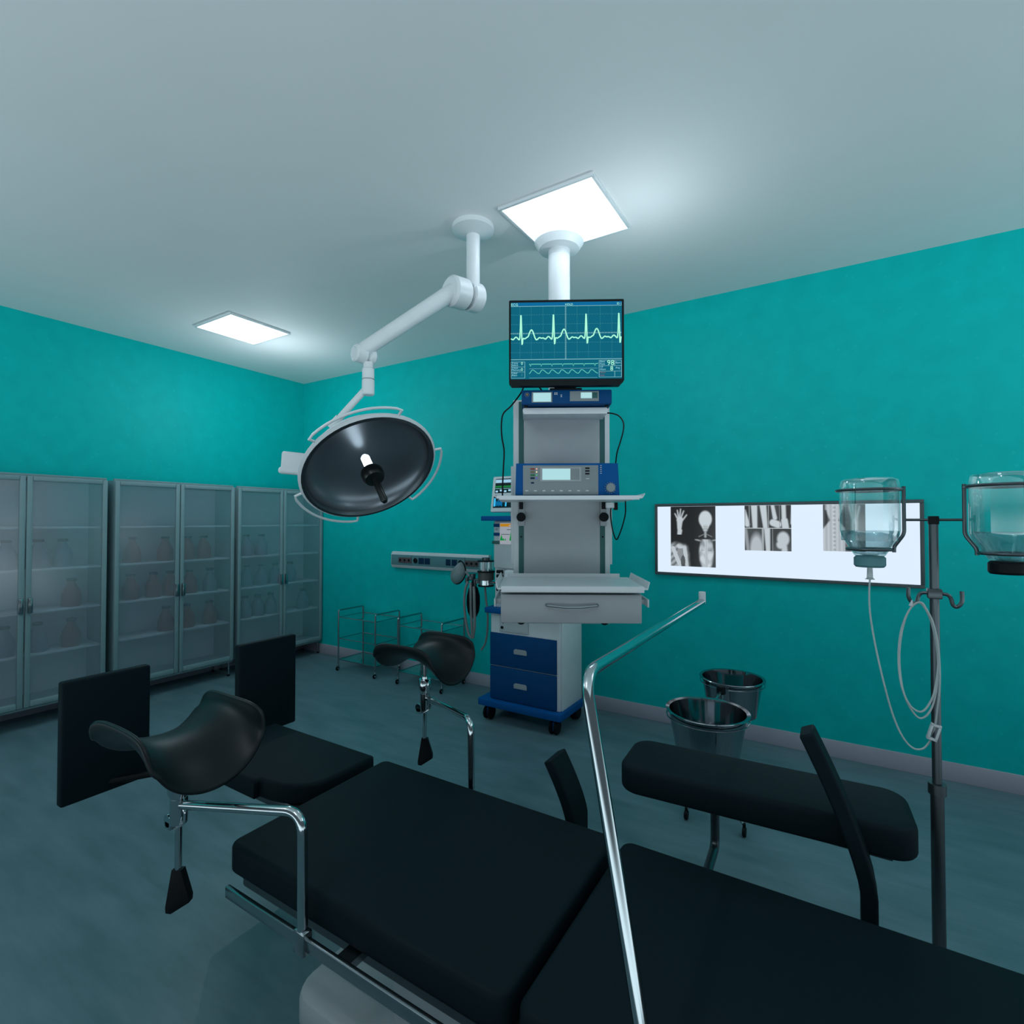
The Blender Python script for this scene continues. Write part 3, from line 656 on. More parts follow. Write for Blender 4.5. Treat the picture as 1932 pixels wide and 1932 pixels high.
def pic1(u, v):
    y = v * 1.36; x = u; g = .05 + .10 * max(0, u - .5) * 2 * (.5 + v * .5) + .05 * v * u
    val = g
    if y < .66: val = max(val, .80 * soft(hand(x, y * .98 + .01) if y < .64 else 1))
    sk = min(ell(x, y, .78, .29, .145, .19), cap(x, y, .78, .40, .78, .53, .11, .05)); a = soft(sk, .02) * (.86 if not (y > .42 and abs(x - .78) < .05 and (int(y * 60) % 2)) else .55)
    val = max(val, a)
    nk = min(cap(x, y, .78, .55, .78, .68, .028), cap(x, y, .76, .62, .64, .68, .008), cap(x, y, .80, .62, .92, .68, .008)); val = max(val, .6 * soft(nk))
    if y > .74:
        to = min(ell(x, y, .80, 1.05, .16, .40), cap(x, y, .56, .745, .74, .79, .012), cap(x, y, .82, .79, .99, .75, .012)); a = soft(to, .025)
        tex = .70 + .12 * math.sin(y * 26 + 2.5 * math.cos(x * 18)) * (1 if abs(x - .8) > .03 else 0) + .08 * math.sin(x * 45)
        if y < 1.0 and abs(abs(x - .8) - .08) < .035: tex -= .22
        val = max(val, a * min(.88, tex + .1))
        shd = min(ell(x, y, .12, 1.12, .30, .30), cap(x, y, .30, .95, .38, 1.40, .09, .06)); a = soft(shd, .05)
        tex = .50 + .16 * math.sin((y + x * .9) * 44) * (1 if x < .16 else 0)
        if min(cap(x, y, .05, .95, .22, 1.36, .045), cap(x, y, .32, .92, .37, 1.4, .045), ell(x, y, .22, .90, .08, .06)) < 0: tex = .80
        if ell(x, y, .28, 1.25, .05, .14) < 0: tex = .25
        val = max(val, a * tex)
    return val
def pic2(u, v):
    x, y = u, v; val = .12 + .06 * math.sin(u * 7) ** 2
    def bone(*a): 
        nonlocal val
        val = max(val, .84 * soft(cap(x, y, *a), .02))
    if y < .495:
        bone(.02, .1, .06, .42, .01, .06); bone(.21, -.05, .23, .52, .075, .055); bone(.40, -.05, .46, .52, .08, .05)
        bone(.60, -.05, .66, .28, .04, .05); bone(.62, .38, .72, .42, .08); bone(.84, -.05, .85, .3, .05); bone(.86, .34, .88, .48, .075); bone(1.02, 0, 1.0, .4, .02)
        if abs(x - .105) < .008 or abs(x - .52) < .008 or abs(x - .755) < .008: val = .55
    elif y < .515: val = .75
    else:
        if x < .38: val = max(.2, .74 * soft(ell(x, y, .26, .98, .16, .38), .05)); val = max(val, .55 * soft(cap(x, y, .02, .55, .08, 1, .05), .03)) if x < .1 else val
        elif x < .42 or abs(x - .61) < .008: val = .62
        elif x < .6: val = max(val, .82 * soft(cap(x, y, .49, .48, .51, 1, .07, .05), .02))
        else: val = max(.16 + .3 * max(0, y - .7), .80 * soft(min(ell(x, y, .83, .74, .135, .17), ell(x, y, .78, .86, .10, .10), cap(x, y, .84, .8, .86, 1.02, .07)), .03))
    return val
def pic3(u, v):
    x, y = u, v
    if x < .53:
        w = .13 + .10 * abs(math.cos(min(1, y / .34) * PI / 2)) if y < .34 else .13 + min(.22, (y - .34) * .9)
        if y < .12: w = .24
        val = .18 + .55 * max(0, min(1, (w - abs(x - .27)) / .05)) + .10 * math.sin(y * 70) * (abs(x - .27) < .03)
        val += .06 * math.sin(x * 60)
    else:
        d = cap(x, y, .75, .36, .74, 1.05, .075, .07)
        for a in ((.70, .3, .63, .04), (.73, .3, .70, .02), (.77, .3, .78, .02), (.80, .3, .86, .06)): d = min(d, cap(x, y, *a, .028, .02))
        val = .30 + .42 * soft(d, .03)
        if abs(x - .75) < .012 and y > .4: val = .55
    return val
def film(x0, x1, z0, z1, fn, nx, nz, label):
    vs = []; cols = []
    for j in range(nz + 1):
        for i in range(nx + 1):
            u, v = i / nx, j / nz; vs.append((x0 + (x1 - x0) * u, -.0245, z1 - (z1 - z0) * v)); c = max(0, min(1, fn(u, v))) ; cols.append(c)
    fs = [(j * (nx + 1) + i, (j + 1) * (nx + 1) + i, (j + 1) * (nx + 1) + i + 1, j * (nx + 1) + i + 1) for j in range(nz) for i in range(nx)]
    mb = MB(); mb.add(vs, fs)
    n = len(vs)                                                   # thin rear sheet closes the film
    mb.add([(x0, -.0235, z0), (x1, -.0235, z0), (x1, -.0235, z1), (x0, -.0235, z1)], [(0, 1, 2, 3)])
    o = mb.build('xray_film', M['film'], flat=True); o.location = (-.33, BY, 1.31)
    ca = o.data.color_attributes.new('film', 'FLOAT_COLOR', 'POINT')
    for i in range(len(o.data.vertices)):
        c = cols[i] if i < n else .2
        c = .012 + .80 * c ** 1.55
        ca.data[i].color = (c * .86, c * .97, min(1, c * 1.04), 1)
    return tag(o, label, 'x-ray film', 'x-ray films on the light box')
def vx(px): return ony(px, 1000, BY - .0245).x + .33
def vz(px, py): return ony(px, py, BY - .0245).z - 1.31
film(vx(1265.5), vx(1350), vz(1350, 1071), vh - .021, pic1, 110, 150, 'tall dark x-ray film with a raised hand and a skull, leftmost on the light box')
film(vx(1405), vx(1493), vz(1493, 1040.5), vh - .021, pic2, 110, 110, 'square x-ray film of leg bones and a side skull, middle of the light box')
film(vx(1553), vx(1633), vz(1633, 1041.5), vh - .021, pic3, 90, 100, 'pale x-ray film of a spine and hand, behind the hanging drip bottle')

# ------------------------------------------------------------------ wall service trunking
T = thing('wall_service_panel', 'long grey wall trunking with sockets left of the anaesthesia machine', 'wall panel', (-3.12, BY, 1.065))
a = -.57; b_ = .575
MB().prism([(0, -.078), (-.030, -.078), (-.048, -.052), (-.048, .052), (-.030, .078), (0, .078)], a, b_, M=Matrix(((0, 0, 1, 0), (1, 0, 0, 0), (0, 1, 0, 0), (0, 0, 0, 1)))).build('casing', M['pale'], T)
MB().box(a + .004, b_ - .004, -.0495, -.046, -.050, .050, .001).build('front_face', M['trunk'], T)
def wx(px): return ony(px, 1055, BY - .05).x + 3.12
for px in (776.5, 877): MB().box(wx(px) - .003, wx(px) + .003, -.051, -.049, -.05, .05).build('joint_line', M['frame'], T)
for q in ((752, 760), (760.3, 768.3), (768.6, 776), (877.5, 885.5), (886, 894.5), (895, 904.5)):
    x0, x1 = wx(q[0]), wx(q[1]); o = MB().box(x0, x1, -.056, -.049, -.026, .026, .002).build('socket', M['socket'], T)
    MB().lathe([(0, 0), (.011, 0), (.013, .002), (.013, .003), (0, .003)], ((x0 + x1) / 2, -.056, 0), (0, -1, 0), 16).build('socket_hole', M['black'], o)
for q in ((790, 800), (801.5, 811), (841.5, 850), (852.5, 862)):
    MB().box(wx(q[0]), wx(q[1]), -.055, -.049, -.028, .028, .002).build('blue_outlet', M['dkey'], T)
for px in (784, 869): MB().lathe([(0, 0), (.022, 0), (.026, .006), (.018, .010), (.013, .004), (0, .004)], (wx(px), -.049, .0), (0, -1, 0), 20).build('gas_outlet', M['black'], T)

# ------------------------------------------------------------------ anaesthesia machine
AO = Vector((-1.86, 3.16, 0))
A = thing('anaesthesia_machine', 'blue and white wheeled anaesthesia machine behind the equipment tower', 'anaesthesia machine', AO)
def caster(parent, x, y, r=.05, w=.055, h=.0, col='black', sw='navy', name='caster'):
    c = MB(); c.cyl((x - w / 2, y, r), (x - w * .18, y, r), r, seg=24, bev=.006).cyl((x + w * .18, y, r), (x + w / 2, y, r), r, seg=24, bev=.006)
    c.box(x - w * .16, x + w * .16, y - r * .5, y + r * .6, r * .5, r * 1.75, .004, 1).cyl((x, y, r * 1.6), (x, y, r * 1.6 + .03 + h), .012, seg=12, m=1)
    return c.build(name, [M[col], M[sw]], parent)
pb = MB(); pb.prism(rrect(-.362, .315, -.055, .36, .02), .105, .152, bev=.006); pb.build('base_plate', M['blue'], A)
for x, y in ((-.29, .0), (.245, .0), (-.29, .31), (.245, .33)): caster(A, x, y, .05)
bd = MB(); bd.box(-.278, .283, .002, .35, .152, .775, .006); bd.box(.283, .292, .02, .34, .152, .775, .004)
bd.box(-.262, .24, .03, .35, .81, 1.442, .006); bd.build('body', M['white'], A)
for z0, z1 in ((.158, .392), (.398, .632)):
    d = MB().box(-.278, .262, -.010, .004, z0, z1, .004).build('drawer', M['navy'], A)
    h_ = MB(); h_.prism([(-.052, -.015), (.052, -.015), (.052, .012), (.040, .02), (-.040, .02), (-.052, .012)], -.016, -.009, M=Matrix(((1, 0, 0, -.02), (0, 0, 1, 0), (0, 1, 0, (z0 + z1) / 2), (0, 0, 0, 1))))
    h_.build('handle', M['grey'], d)
MB().prism(rrect(-.312, .30, -.04, .36, .015), .775, .812, bev=.004).build('work_shelf', M['blue'], A)
q = MB().box(-.20, .04, -.006, .004, .645, .762, .002).build('control_plate', M['pale'], A)
MB().tube([(-.165, -.008, .74), (-.165, -.008, .705)], .003, 6).cyl((-.175, -.012, .675), (-.175, -.004, .675), .011, seg=10).build('plate_markings', M['black'], q)
MB().prism(rrect(-.315, .28, -.08, .35, .01), 1.442, 1.476, bev=.004).build('top_shelf', M['blue'], A)
fp = MB().box(-.258, .22, .012, .032, 1.10, 1.438, .003).build('front_panel', M['pale'], A)
def ax_(px): return ony(px, 1000, 3.172).x - AO.x
def az_(py): return ony(945, py, 3.172).z
for p0, p1, c0, c1, mm in ((932, 944, 988.5, 994.5, 'navy'), (932, 944, 1005, 1011, 'navy'), (929, 944, 1020.5, 1026.5, 'green'), (934, 938.5, 997, 1000, 'grey')):
    MB().box(ax_(p0), ax_(p1), .006, .014, az_(c1), az_(c0), .001).build('button', M[mm], fp)
sc = MB(); sc.box(ax_(944), ax_(1000), .004, .014, az_(1026.5), az_(987), .001, 0)
sc.box(ax_(945), ax_(999), .002, .006, az_(993.5), az_(988), 0, 1); sc.box(ax_(962), ax_(965), .001, .004, az_(992.5), az_(990), 0, 0)
for c, w, h in ((947.3, 2.6, 10), (951, 1.6, 4.5), (954.5, 1.2, 4), (965.5, 3, 17)):
    for k in range(6):
        a0 = 1 - k / 6; sc.box(ax_(c - w * a0), ax_(c + w * a0), .0015, .005, az_(1019.5 - k * h / 6), az_(1019.5 - (k + 1) * h / 6), 0, 2)
for c0, c1, y in ((957.5, 967, 999), (947, 963, 1008)): sc.box(ax_(c0), ax_(c1), .002, .005, az_(y + .6), az_(y - .6), 0, 3)
sc.build('settings_screen', [M['panelwh'], M['orange'], M['panelgn'], M['panelgrey']], fp)
# ventilator connector column below front panel
vp = MB(); vp.box(-.205, -.155, -.004, .03, .88, 1.09, .004)
vp.build('vaporiser_rail', M['grey'], A)
for k in range(5): MB().cyl((-.215, -.012, 1.075 - k * .032), (-.168, -.012, 1.075 - k * .032), .0125, seg=12).build('vaporiser_dial', M['black'], A)
MB().box(-.145, .22, -.03, .03, .83, 1.09, .012).build('lower_housing', M['white'], A)
# monitor on top
mz0, mz1 = 1.505, 1.762
mm_ = MB(); Mt = Matrix.Translation((-.245, -.06, mz0)) @ Matrix.Rotation(math.radians(-9), 4, 'X')
mm_.box(0, .40, 0, .035, 0, .262, .010, M=Mt, seg=3); mo = mm_.build('monitor_housing', M['white'], A)
MB().box(-.10, .02, -.02, .03, 1.474, 1.525, .004).build('monitor_foot', M['pale'], A)
s1_ = MB(); s1_.box(.027, .37, -.002, .002, .138, .243, .001, M=Mt)
s1_.box(.03, .36, -.004, -.001, .212, .235, 0, 1, M=Mt); s1_.box(.03, .36, -.004, -.001, .178, .190, 0, 2, M=Mt); s1_.box(.03, .36, -.004, -.001, .168, .171, 0, 3, M=Mt)
for k in range(9): s1_.box(.035 + k * .036, .055 + k * .036, -.004, -.001, .143 + .006 * (k % 2), .156 + .006 * (k % 2), 0, 1, M=Mt)
s1_.build('upper_screen', [M['scrblk'], M['cyan2'], M['scrgn'], M['rule']], mo)
s2_ = MB(); s2_.box(.022, .37, -.002, .002, .030, .112, .001, M=Mt)
s2_.box(.028, .042, -.004, -.001, .040, .100, 0, 1, M=Mt); s2_.box(.125, .137, -.004, -.001, .040, .095, 0, 1, M=Mt)
for k in range(7): 
    a = random.random() * .05; s2_.box(.045 + k * .008, .053 + k * .008, -.004, -.001, .040 + a * .3, .070 + a * .5, 0, 2, M=Mt)
s2_.build('lower_screen', [M['scrblk'], M['cyan'], M['scrbar']], mo)
# breathing system on the left side
def ap(px, py, Y=3.2): return ony(px, py, Y) - AO
can = MB(); c0 = ap(917, 1078); c1 = ap(917, 1094); cxy = (c0.x, c0.y)
zc = lambda py: ony(917, py, 3.2).z
can.cyl((c0.x, c0.y, zc(1094)), (c0.x, c0.y, zc(1079)), .060, seg=28)
can.build('absorber_canister', M['brownpl'], A)
for za, zb_, rr_ in ((1079.5, 1077, .066), (1059.5, 1057.5, .066), (1106, 1103.5, .060)): MB().cyl((c0.x, c0.y, zc(za)), (c0.x, c0.y, zc(zb_)), rr_, seg=28).build('absorber_plate', M['black'], A)
MB().cyl((c0.x, c0.y, zc(1103.5)), (c0.x, c0.y, zc(1094.5)), .050, seg=28).build('absorber_sump', M['chrome'], A)
for dx, dy in ((-.03, -.02), (.03, -.02), (.0, .04)): MB().cyl((c0.x + dx, c0.y + dy, zc(1077)), (c0.x + dx, c0.y + dy, zc(1059)), .006, seg=10).build('absorber_rod', M['chrome'], A)
MB().cyl((c0.x, c0.y, zc(1077)), (c0.x, c0.y, zc(1059)), .055, seg=24).build('absorber_dome', M['clear'], A)
MB().box(c0.x + .02, -.255, .02, .05, zc(1100), zc(1096), .003).cyl((c0.x, c0.y, zc(1057.5)), (c0.x, c0.y, zc(1052)), .03, seg=16).build('support_arm', M['dsteel'], A)
va = MB(); p = ap(890, 1093); va.cyl(p + Vector((-.05, 0, 0)), p + Vector((.075, 0, .0)), .010, seg=12).cyl(p + Vector((.0, 0, .0)), p + Vector((.0, 0, .022)), .03, seg=16).cyl(p + Vector((.01, 0, .02)), p + Vector((.01, 0, .042)), .022, seg=16)
va.cyl(p + Vector((-.045, 0, -.03)), p + Vector((-.045, 0, .01)), .014, seg=12).cyl(p + Vector((.03, 0, -.05)), p + Vector((.03, 0, .0)), .014, seg=12).cyl(p + Vector((.07, -.02, -.025)), p + Vector((.07, -.02, .0)), .02, seg=14)
va.build('breathing_valve', M['dsteel'], A)
bg_ = MB(); bc = ap(893, 1136); bg_.lathe([(0, .165), (.012, .160), (.016, .13), (.035, .105), (.050, .05), (.052, -.01), (.044, -.07), (.025, -.11), (0, -.125)], bc, (0, 0, 1), 24)
bg_.build('breathing_bag', M['black'], A)
def hosepart(name, pts, r, m='hose'):
    return MB().tube(smooth([ap(*q) for q in pts], 6), r, 10).build(name, M[m], A)
hosepart('breathing_hose', [(883, 1097, 3.17), (878, 1112, 3.15), (876, 1135, 3.13), (878, 1165, 3.12), (884, 1195, 3.11), (890, 1204, 3.11)], .0095)
hosepart('breathing_hose', [(888, 1100, 3.17), (888, 1118, 3.13), (888.5, 1150, 3.12), (890, 1180, 3.11), (891, 1203, 3.11)], .0095)
hosepart('breathing_hose', [(894, 1108, 3.17), (894.5, 1120, 3.13), (895, 1150, 3.12), (895.5, 1180, 3.11), (892, 1204, 3.11)], .0105)
hosepart('drain_hose', [(915, 1106), (917, 1130), (920, 1160), (919, 1195), (915, 1215), (908, 1226)], .0075)
hosepart('mask_elbow', [(876, 1080), (880, 1080), (884, 1086), (886, 1092)], .011, 'mask')
mk = MB(); mc = ap(866, 1081)
prof = []
vs = []; n1, n2 = 20, 8
for i in range(n2 + 1):
    t = i / n2
    for k in range(n1):
        a = 2 * PI * k / n1; rx = .072 * math.cos(t * PI / 2 * .9); rz = .086 * math.cos(t * PI / 2 * .9)
        taper = 1 - .38 * max(0, math.sin(a))
        x = rx * math.cos(a) * taper; z = rz * math.sin(a)
        vs.append(mc + Vector((x * .9 + z * .28, -.055 * math.sin(t * PI / 2), z)))
fs = [(i * n1 + k, i * n1 + (k + 1) % n1, (i + 1) * n1 + (k + 1) % n1, (i + 1) * n1 + k) for i in range(n2) for k in range(n1)] + [tuple(range(n2 * n1, (n2 + 1) * n1))]
mk.add(vs, fs); mk_o = mk.build('face_mask', M['mask'], A)
MB().tube([v for v in vs[:n1]], .006, 8, closed=True).build('mask_cushion', M['black'], mk_o)
# suction jar on floor
J = thing('suction_jar', 'small dark see-through bin on the floor left of the anaesthesia machine', 'jar', (-2.29, 3.52, 0))
jj = MB(); jj.lathe([(0, .004), (.052, .004), (.060, .01), (.066, .24), (.069, .24), (.063, .006), (.05, 0), (0, 0)], seg=28); jj.build('jar_wall', glassmat('smoky_jar', (.25, .42, .40, 1), .06), J)
MB().lathe([(.064, .236), (.071, .236), (.071, .246), (.064, .246), (.064, .236)], seg=28).build('rim', M['green'], J)
MB().lathe([(0, .008), (.058, .008), (.061, .10), (0, .10)], seg=24).build('liner', mat('dark_liner', (.01, .03, .03, 1), .5), J)
th_ = MB().tube(smooth([(-2.23, 3.47, .47), (-2.245, 3.48, .36), (-2.275, 3.50, .27), (-2.285, 3.515, .12)], 6), .004, 8).build('suction_tube', M['tubing'])
tag(th_, 'thin tube running down into the small bin beside the anaesthesia machine', 'tube')

# ------------------------------------------------------------------ instrument trolleys
def make_trolley():
    t = thing('instrument_trolley', '', 'trolley', (0, 0, 0)); w, d = .50, .31
    def z_(k): return (.105, .308, .512)[k]
    for x in (0, w):
        fr = MB(); fr.tube(bend([(x, 0, .06), (x, 0, .578), (x, d, .578), (x, d, .06)], .02), .0078, 10); fr.build('side_frame', M['steel'], t)
    for k in range(3):
        z = z_(k); f = MB(); f.tube([(0, 0, z), (w, 0, z)], .004, 8).tube([(0, d, z), (w, d, z)], .004, 8).tube([(0, 0, z), (0, d, z)], .004, 8).tube([(w, 0, z), (w, d, z)], .004, 8)
        f = f.build('shelf_frame', M['steel'], t)
        MB().box(.006, w - .006, .006, d - .006, z - .004, z + .0, 0).build('shelf', M['shelfglass'], f)
    for x, y in ((0, 0), (w, 0), (0, d), (w, d)):
        c = MB(); c.cyl((x + .004 - .006, y - .012, .021), (x + .004 + .006, y - .012, .021), .021, seg=18, bev=.003).cyl((x - .004, y - .012, .021), (x + .012, y - .012, .021), .009, seg=10, m=1)
        c.box(x - .006, x + .014, y - .02, y + .008, .040, .050, .002, 1).cyl((x, y, .045), (x, y, .066), .0085, seg=10, m=1); c.build('caster', [M['black'], M['chrome']], t)
    return t
tr1 = make_trolley(); tr2 = copy_tree(tr1)
tr1.location = (-4.08, 3.405, 0); tr2.location = (-3.298, 3.405, 0)
tag(tr1, 'chrome three-tier instrument trolley on casters nearest the corner cabinet', 'trolley', 'chrome trolleys along the right wall')
tag(tr2, 'chrome three-tier instrument trolley on casters behind the black leg rest', 'trolley', 'chrome trolleys along the right wall')

# ------------------------------------------------------------------ operating table
TC = 1.17
O = thing('operating_table', 'low black padded operating table running across the foreground', 'operating table', (-.7, TC, 0))
def tl(x, y): return (x + .7, y - TC)
def pad(name, poly, z0, z1, bev, parent=O, m='vinyl'):
    return MB().prism([tl(*q) for q in poly], z0, z1, bev=bev, seg=4).build(name, M[m], parent, ang=50)
arc = [(-1.655 + .0, 1.0)]
cut = [(-1.99, 1.0), (-1.60, 1.0)] + [(-1.60 + .19 * math.sin(t * PI / 2 / 6), 1.0 + .02 + .11 * (1 - math.cos(t * PI / 2 / 6))) for t in range(7)] + [(-1.405, 1.18), (-1.40, 1.325), (-1.415, 1.34), (-1.99, 1.34)]
pad('leg_cushion', cut, .535, .60, .014)
pad('seat_cushion', rrect(-1.363, -.50, .78, 1.345, .03), .52, .597, .014)
pad('back_cushion', rrect(-.48, .42, .78, 1.345, .03), .52, .597, .014)
fr = MB(); fr.box(*(-1.95 + .7, -1.35 + .7), 1.05 - TC, 1.30 - TC, .50, .535, .004).box(-1.36 + .7, .40 + .7, .82 - TC, 1.31 - TC, .46, .52, .006); fr.build('table_frame', M['dsteel'], O)
for y in (1.375, .745): MB().box(-1.30 + .7, .38 + .7, y - .006 - TC, y + .006 - TC, .50, .528, .002).box(-.9 + .7, -.86 + .7, min(y, y - (y - TC) * .35) - TC, max(y, y - (y - TC) * .35) - TC, .505, .523).box(.1 + .7, .14 + .7, min(y, y - (y - TC) * .35) - TC, max(y, y - (y - TC) * .35) - TC, .505, .523).build('side_rail', M['steel'], O)
MB().prism(rrect(-.32, .32, -.16, .16, .05), .12, .46, bev=.01).build('column', M['pale'], O)
MB().prism(rrect(-.62, .62, -.24, .24, .08), .02, .12, bev=.02).build('base', M['pale'], O)
for x, y in ((-.5, -.17), (.5, -.17), (-.5, .17), (.5, .17)): MB().cyl((x, y, 0), (x, y, .03), .04, seg=20).build('foot', M['black'], O)
for yA, yB in ((.69, .955), (1.297, 1.577)):
    fb = MB(); fb.box(-2.225 + .7, -2.187 + .7, yA - TC, yB - TC, .485, .90, .008, seg=3)
    fb = fb.build('foot_board', M['vinyl'], O)
    ym = (yA + yB) / 2 - TC; yc = ym * .30
    MB().tube(bend([(-2.20 + .7, ym, .50), (-2.20 + .7, ym, .515), (-2.05 + .7, yc, .515), (-1.9 + .7, yc, .515)], .03), .011, 10).build('support_bar', M['black'], fb)
# curved side supports clamped to the far rail
def side_support(x, ztop, w, lean, name_label):
    s_ = MB(); pts = []; n = 12
    for k in range(n + 1):
        t = k / n; z = .50 + (ztop - .50) * t; dx = -lean * (max(0, t - .25) ** 1.35) * 1.3
        pts.append((x + .7 + dx, z))
    vs = []
    y0_, y1_ = 1.388 - TC - .000, 1.388 + w - TC
    for i, (px_, z) in enumerate(pts):
        j0 = max(0, i - 1); j1 = min(n, i + 1); tx_, tz_ = pts[j1][0] - pts[j0][0], pts[j1][1] - pts[j0][1]; Ln = math.hypot(tx_, tz_); nx_, nz_ = tz_ / Ln * .016, -tx_ / Ln * .016
        vs += [(px_ - nx_, y0_, z - nz_), (px_ + nx_, y0_, z + nz_), (px_ + nx_, y1_, z + nz_), (px_ - nx_, y1_, z - nz_)]
    fs = [(4 * i + a, 4 * i + (a + 1) % 4, 4 * i + 4 + (a + 1) % 4, 4 * i + 4 + a) for i in range(n) for a in range(4)] + [(3, 2, 1, 0), (4 * n, 4 * n + 1, 4 * n + 2, 4 * n + 3)]
    s_.add(vs, fs); t = thing('side_support', name_label, 'side support', (-.7, TC, 0), group='curved side supports')
    o = s_.build('support_pad', M['vinyl'], t, ang=25)
    bv = o.modifiers.new('bevel', 'BEVEL'); bv.width = .005; bv.segments = 2
    MB().box(x + .7 - .02, x + .7 + .02, 1.382 - TC, 1.40 - TC, .49, .54, .003).build('rail_clamp', M['dsteel'], t)
side_support(-.66, .722, .095, .085, 'short curved black side support standing beside the chrome frame, left of the padded arm board')
side_support(.06, .945, .07, .135, 'tall curved black side support in front of the padded arm board')
# arm board
AB = thing('arm_board', 'long black padded board with rounded corners at lower right', 'arm board', (-.19, 1.55, 0))
pd = MB(); pd.prism(rrect(-.345, .345, -.115, .105, .055, 7), .675, .75, bev=.014, seg=4, M=Matrix.Rotation(math.radians(3), 4, 'Z')); pd.build('pad', M['vinyl'], AB, ang=50)
MB().box(-.30, .30, -.06, .06, .655, .676, .003).tube(bend([(-.1, -.0, .66), (-.1, -.0, .53), (-.1, -.16, .515)], .03), .012, 12).build('bracket', M['dsteel'], AB)

# ------------------------------------------------------------------ leg holders
def leg_holder(sg, label):
    px_, py_ = -1.44, TC + sg * .473
    t = thing('leg_holder', label, 'leg rest', (px_, py_, 0), group='leg holders')
    n1, n2 = 22, 20; vs = []
    for i in range(n1 + 1):
        for j in range(n2 + 1):
            u = -1 + 2 * i / n1; v = -1 + 2 * j / n2
            sh = 1 - .13 * abs(v) ** 6
            x = .168 * u * sh + .0
            dep = .074 + (.092 if u > 0 else .062) * (u * sh) ** 2
            a = v * PI / 2 * .98
            y = .135 * math.sin(a) * (1 + .04 * (u * sh) ** 2); z = .958 - dep * math.cos(a) ** .85 + (-.022 * abs(u) ** 6 if abs(v) > .7 else 0) 
            vs.append((x, y * sg, z))
    fs = [(i * (n2 + 1) + j, (i + 1) * (n2 + 1) + j, (i + 1) * (n2 + 1) + j + 1, i * (n2 + 1) + j + 1) for i in range(n1) for j in range(n2)]
    mb = MB(); mb.add(vs, fs); c = mb.build('cradle', M['shell'], t, ang=80)
    so = c.modifiers.new('thickness', 'SOLIDIFY'); so.thickness = .012; so.offset = 0
    sb = c.modifiers.new('smooth', 'SUBSURF'); sb.levels = 1; sb.render_levels = 1
    MB().cyl((0, 0, .79), (0, 0, .875), .0085, .0105, seg=16).cyl((0, 0, .865), (0, 0, .883), .022, .03, seg=20).build('post', M['steel'], t)
    MB().lathe([(0, .728), (.019, .728), (.026, .745), (.026, .785), (.023, .79), (.014, .791), (.013, .80), (0, .80)], seg=24).cyl((0, 0, .665), (0, 0, .73), .0205, seg=22).build('collar', M['chrome'], t)
    hk = MB(); hk.cyl((0, 0, .545), (0, 0, .67), .0088, seg=14); hk.build('rod', M['chrome'], t)
    cl = MB(); cl.tube(bend([(.022, 0, .715), (.030, 0, .70), (.030, 0, .672), (.004, -.012, .655)], .012), .004, 8).cyl((-.018, -.02, .672), (-.018, .012, .672), .016, seg=18).box(-.03, -.004, -.02, .012, .65, .672, .003)
    cl.build('clamp', M['chrome'], t)
    MB().prism([(-.012, .548), (.013, .548), (.034, .480), (.033, .466), (-.012, .438), (-.026, .440), (-.027, .455)], -.011, .011, bev=.003, M=Matrix(((math.cos(YAW), 0, -math.sin(YAW), 0), (math.sin(YAW), 0, math.cos(YAW), 0), (0, 1, 0, 0), (0, 0, 0, 1)))).build('grip', M['black'], t)
    ty = ((1.375 - TC) if sg > 0 else (TC - .745)) - .473
    MB().tube(bend([(.012, 0, .713), (.432, sg * (ty + .0), .795), (.436, sg * ty, .50)], .05, 8), .0112, 14).build('support_tube', M['chrome'], t)
    MB().box(.418, .454, sg * ty - .012, sg * ty + .012, .49, .54, .003).build('rail_clamp', M['steel'], t)
    return t
leg_holder(1, 'black saddle shaped leg rest on a chrome post, in front of the trolleys')
leg_holder(-1, 'large black saddle shaped leg rest in the lower left foreground')

# ------------------------------------------------------------------ anaesthesia frame (chrome tube)
FQ = at(1103, 1272, .92); zf = FQ.z
F_ = thing('bent_tube_stand', 'bent chrome tube rising from the table and reaching toward the light box', 'tube stand', (FQ.x, FQ.y, 0))
pe = Vector((0, 0, zf)); da, db_ = .70, .92                     # lean of the upright so that its foot lands on the near rail
for _ in range(40):
    dm = (da + db_) / 2; dirp = (at(1146, 1540, dm) - FQ).normalized(); pl_ = pe + dirp * ((zf - .515) / -dirp.z)
    if pl_.y + FQ.y > .742: db_ = dm
    else: da = dm
yend = .97
MB().tube(bend([pl_, pe, (0, yend, zf)], .05, 8), .0112, 18).build('tube', M['chrome'], F_)
MB().cyl((0, yend - .0, zf - .006), (0, yend - .0, zf + .034), .0115, seg=16, bev=.002).build('end_cap', M['pale'], F_)
MB().box(pl_.x - .02, pl_.x + .02, pl_.y - .018, pl_.y + .018, .49, .545, .003).build('rail_clamp', M['steel'], F_)

# ------------------------------------------------------------------ kick bucket stand with two basins
b1 = Vector((-.475, 2.381, .617)); b2 = Vector((-.497, 3.169, .556))
def basin(p, label, tilt=0):
    t = thing('steel_basin', label, 'steel bucket', (p.x, p.y, p.z), group='steel buckets')
    R0, R1, hh = .172, .128, .215
    MB().lathe([(0, -hh), (R1 - .02, -hh), (R1, -hh + .015), (R0 - .012, -.006), (R0 - .002, -.004), (R0 + .003, -.001), (R0 + .001, .002), (R0 - .014, -.001), (R1 - .004, -hh + .018), (R1 - .024, -hh + .004), (0, -hh + .004)], seg=48).build('bowl', M['bucket'], t)
    return t
basin(b1, 'shiny steel bucket nearest the black arm board')
basin(b2, 'shiny steel bucket close to the right wall, behind the other one')
S = thing('bucket_stand', 'steel stand holding the two buckets, black knob at its centre', 'stand', (-.486, 2.775, 0))
so_ = Vector((-.486, 2.775, 0))
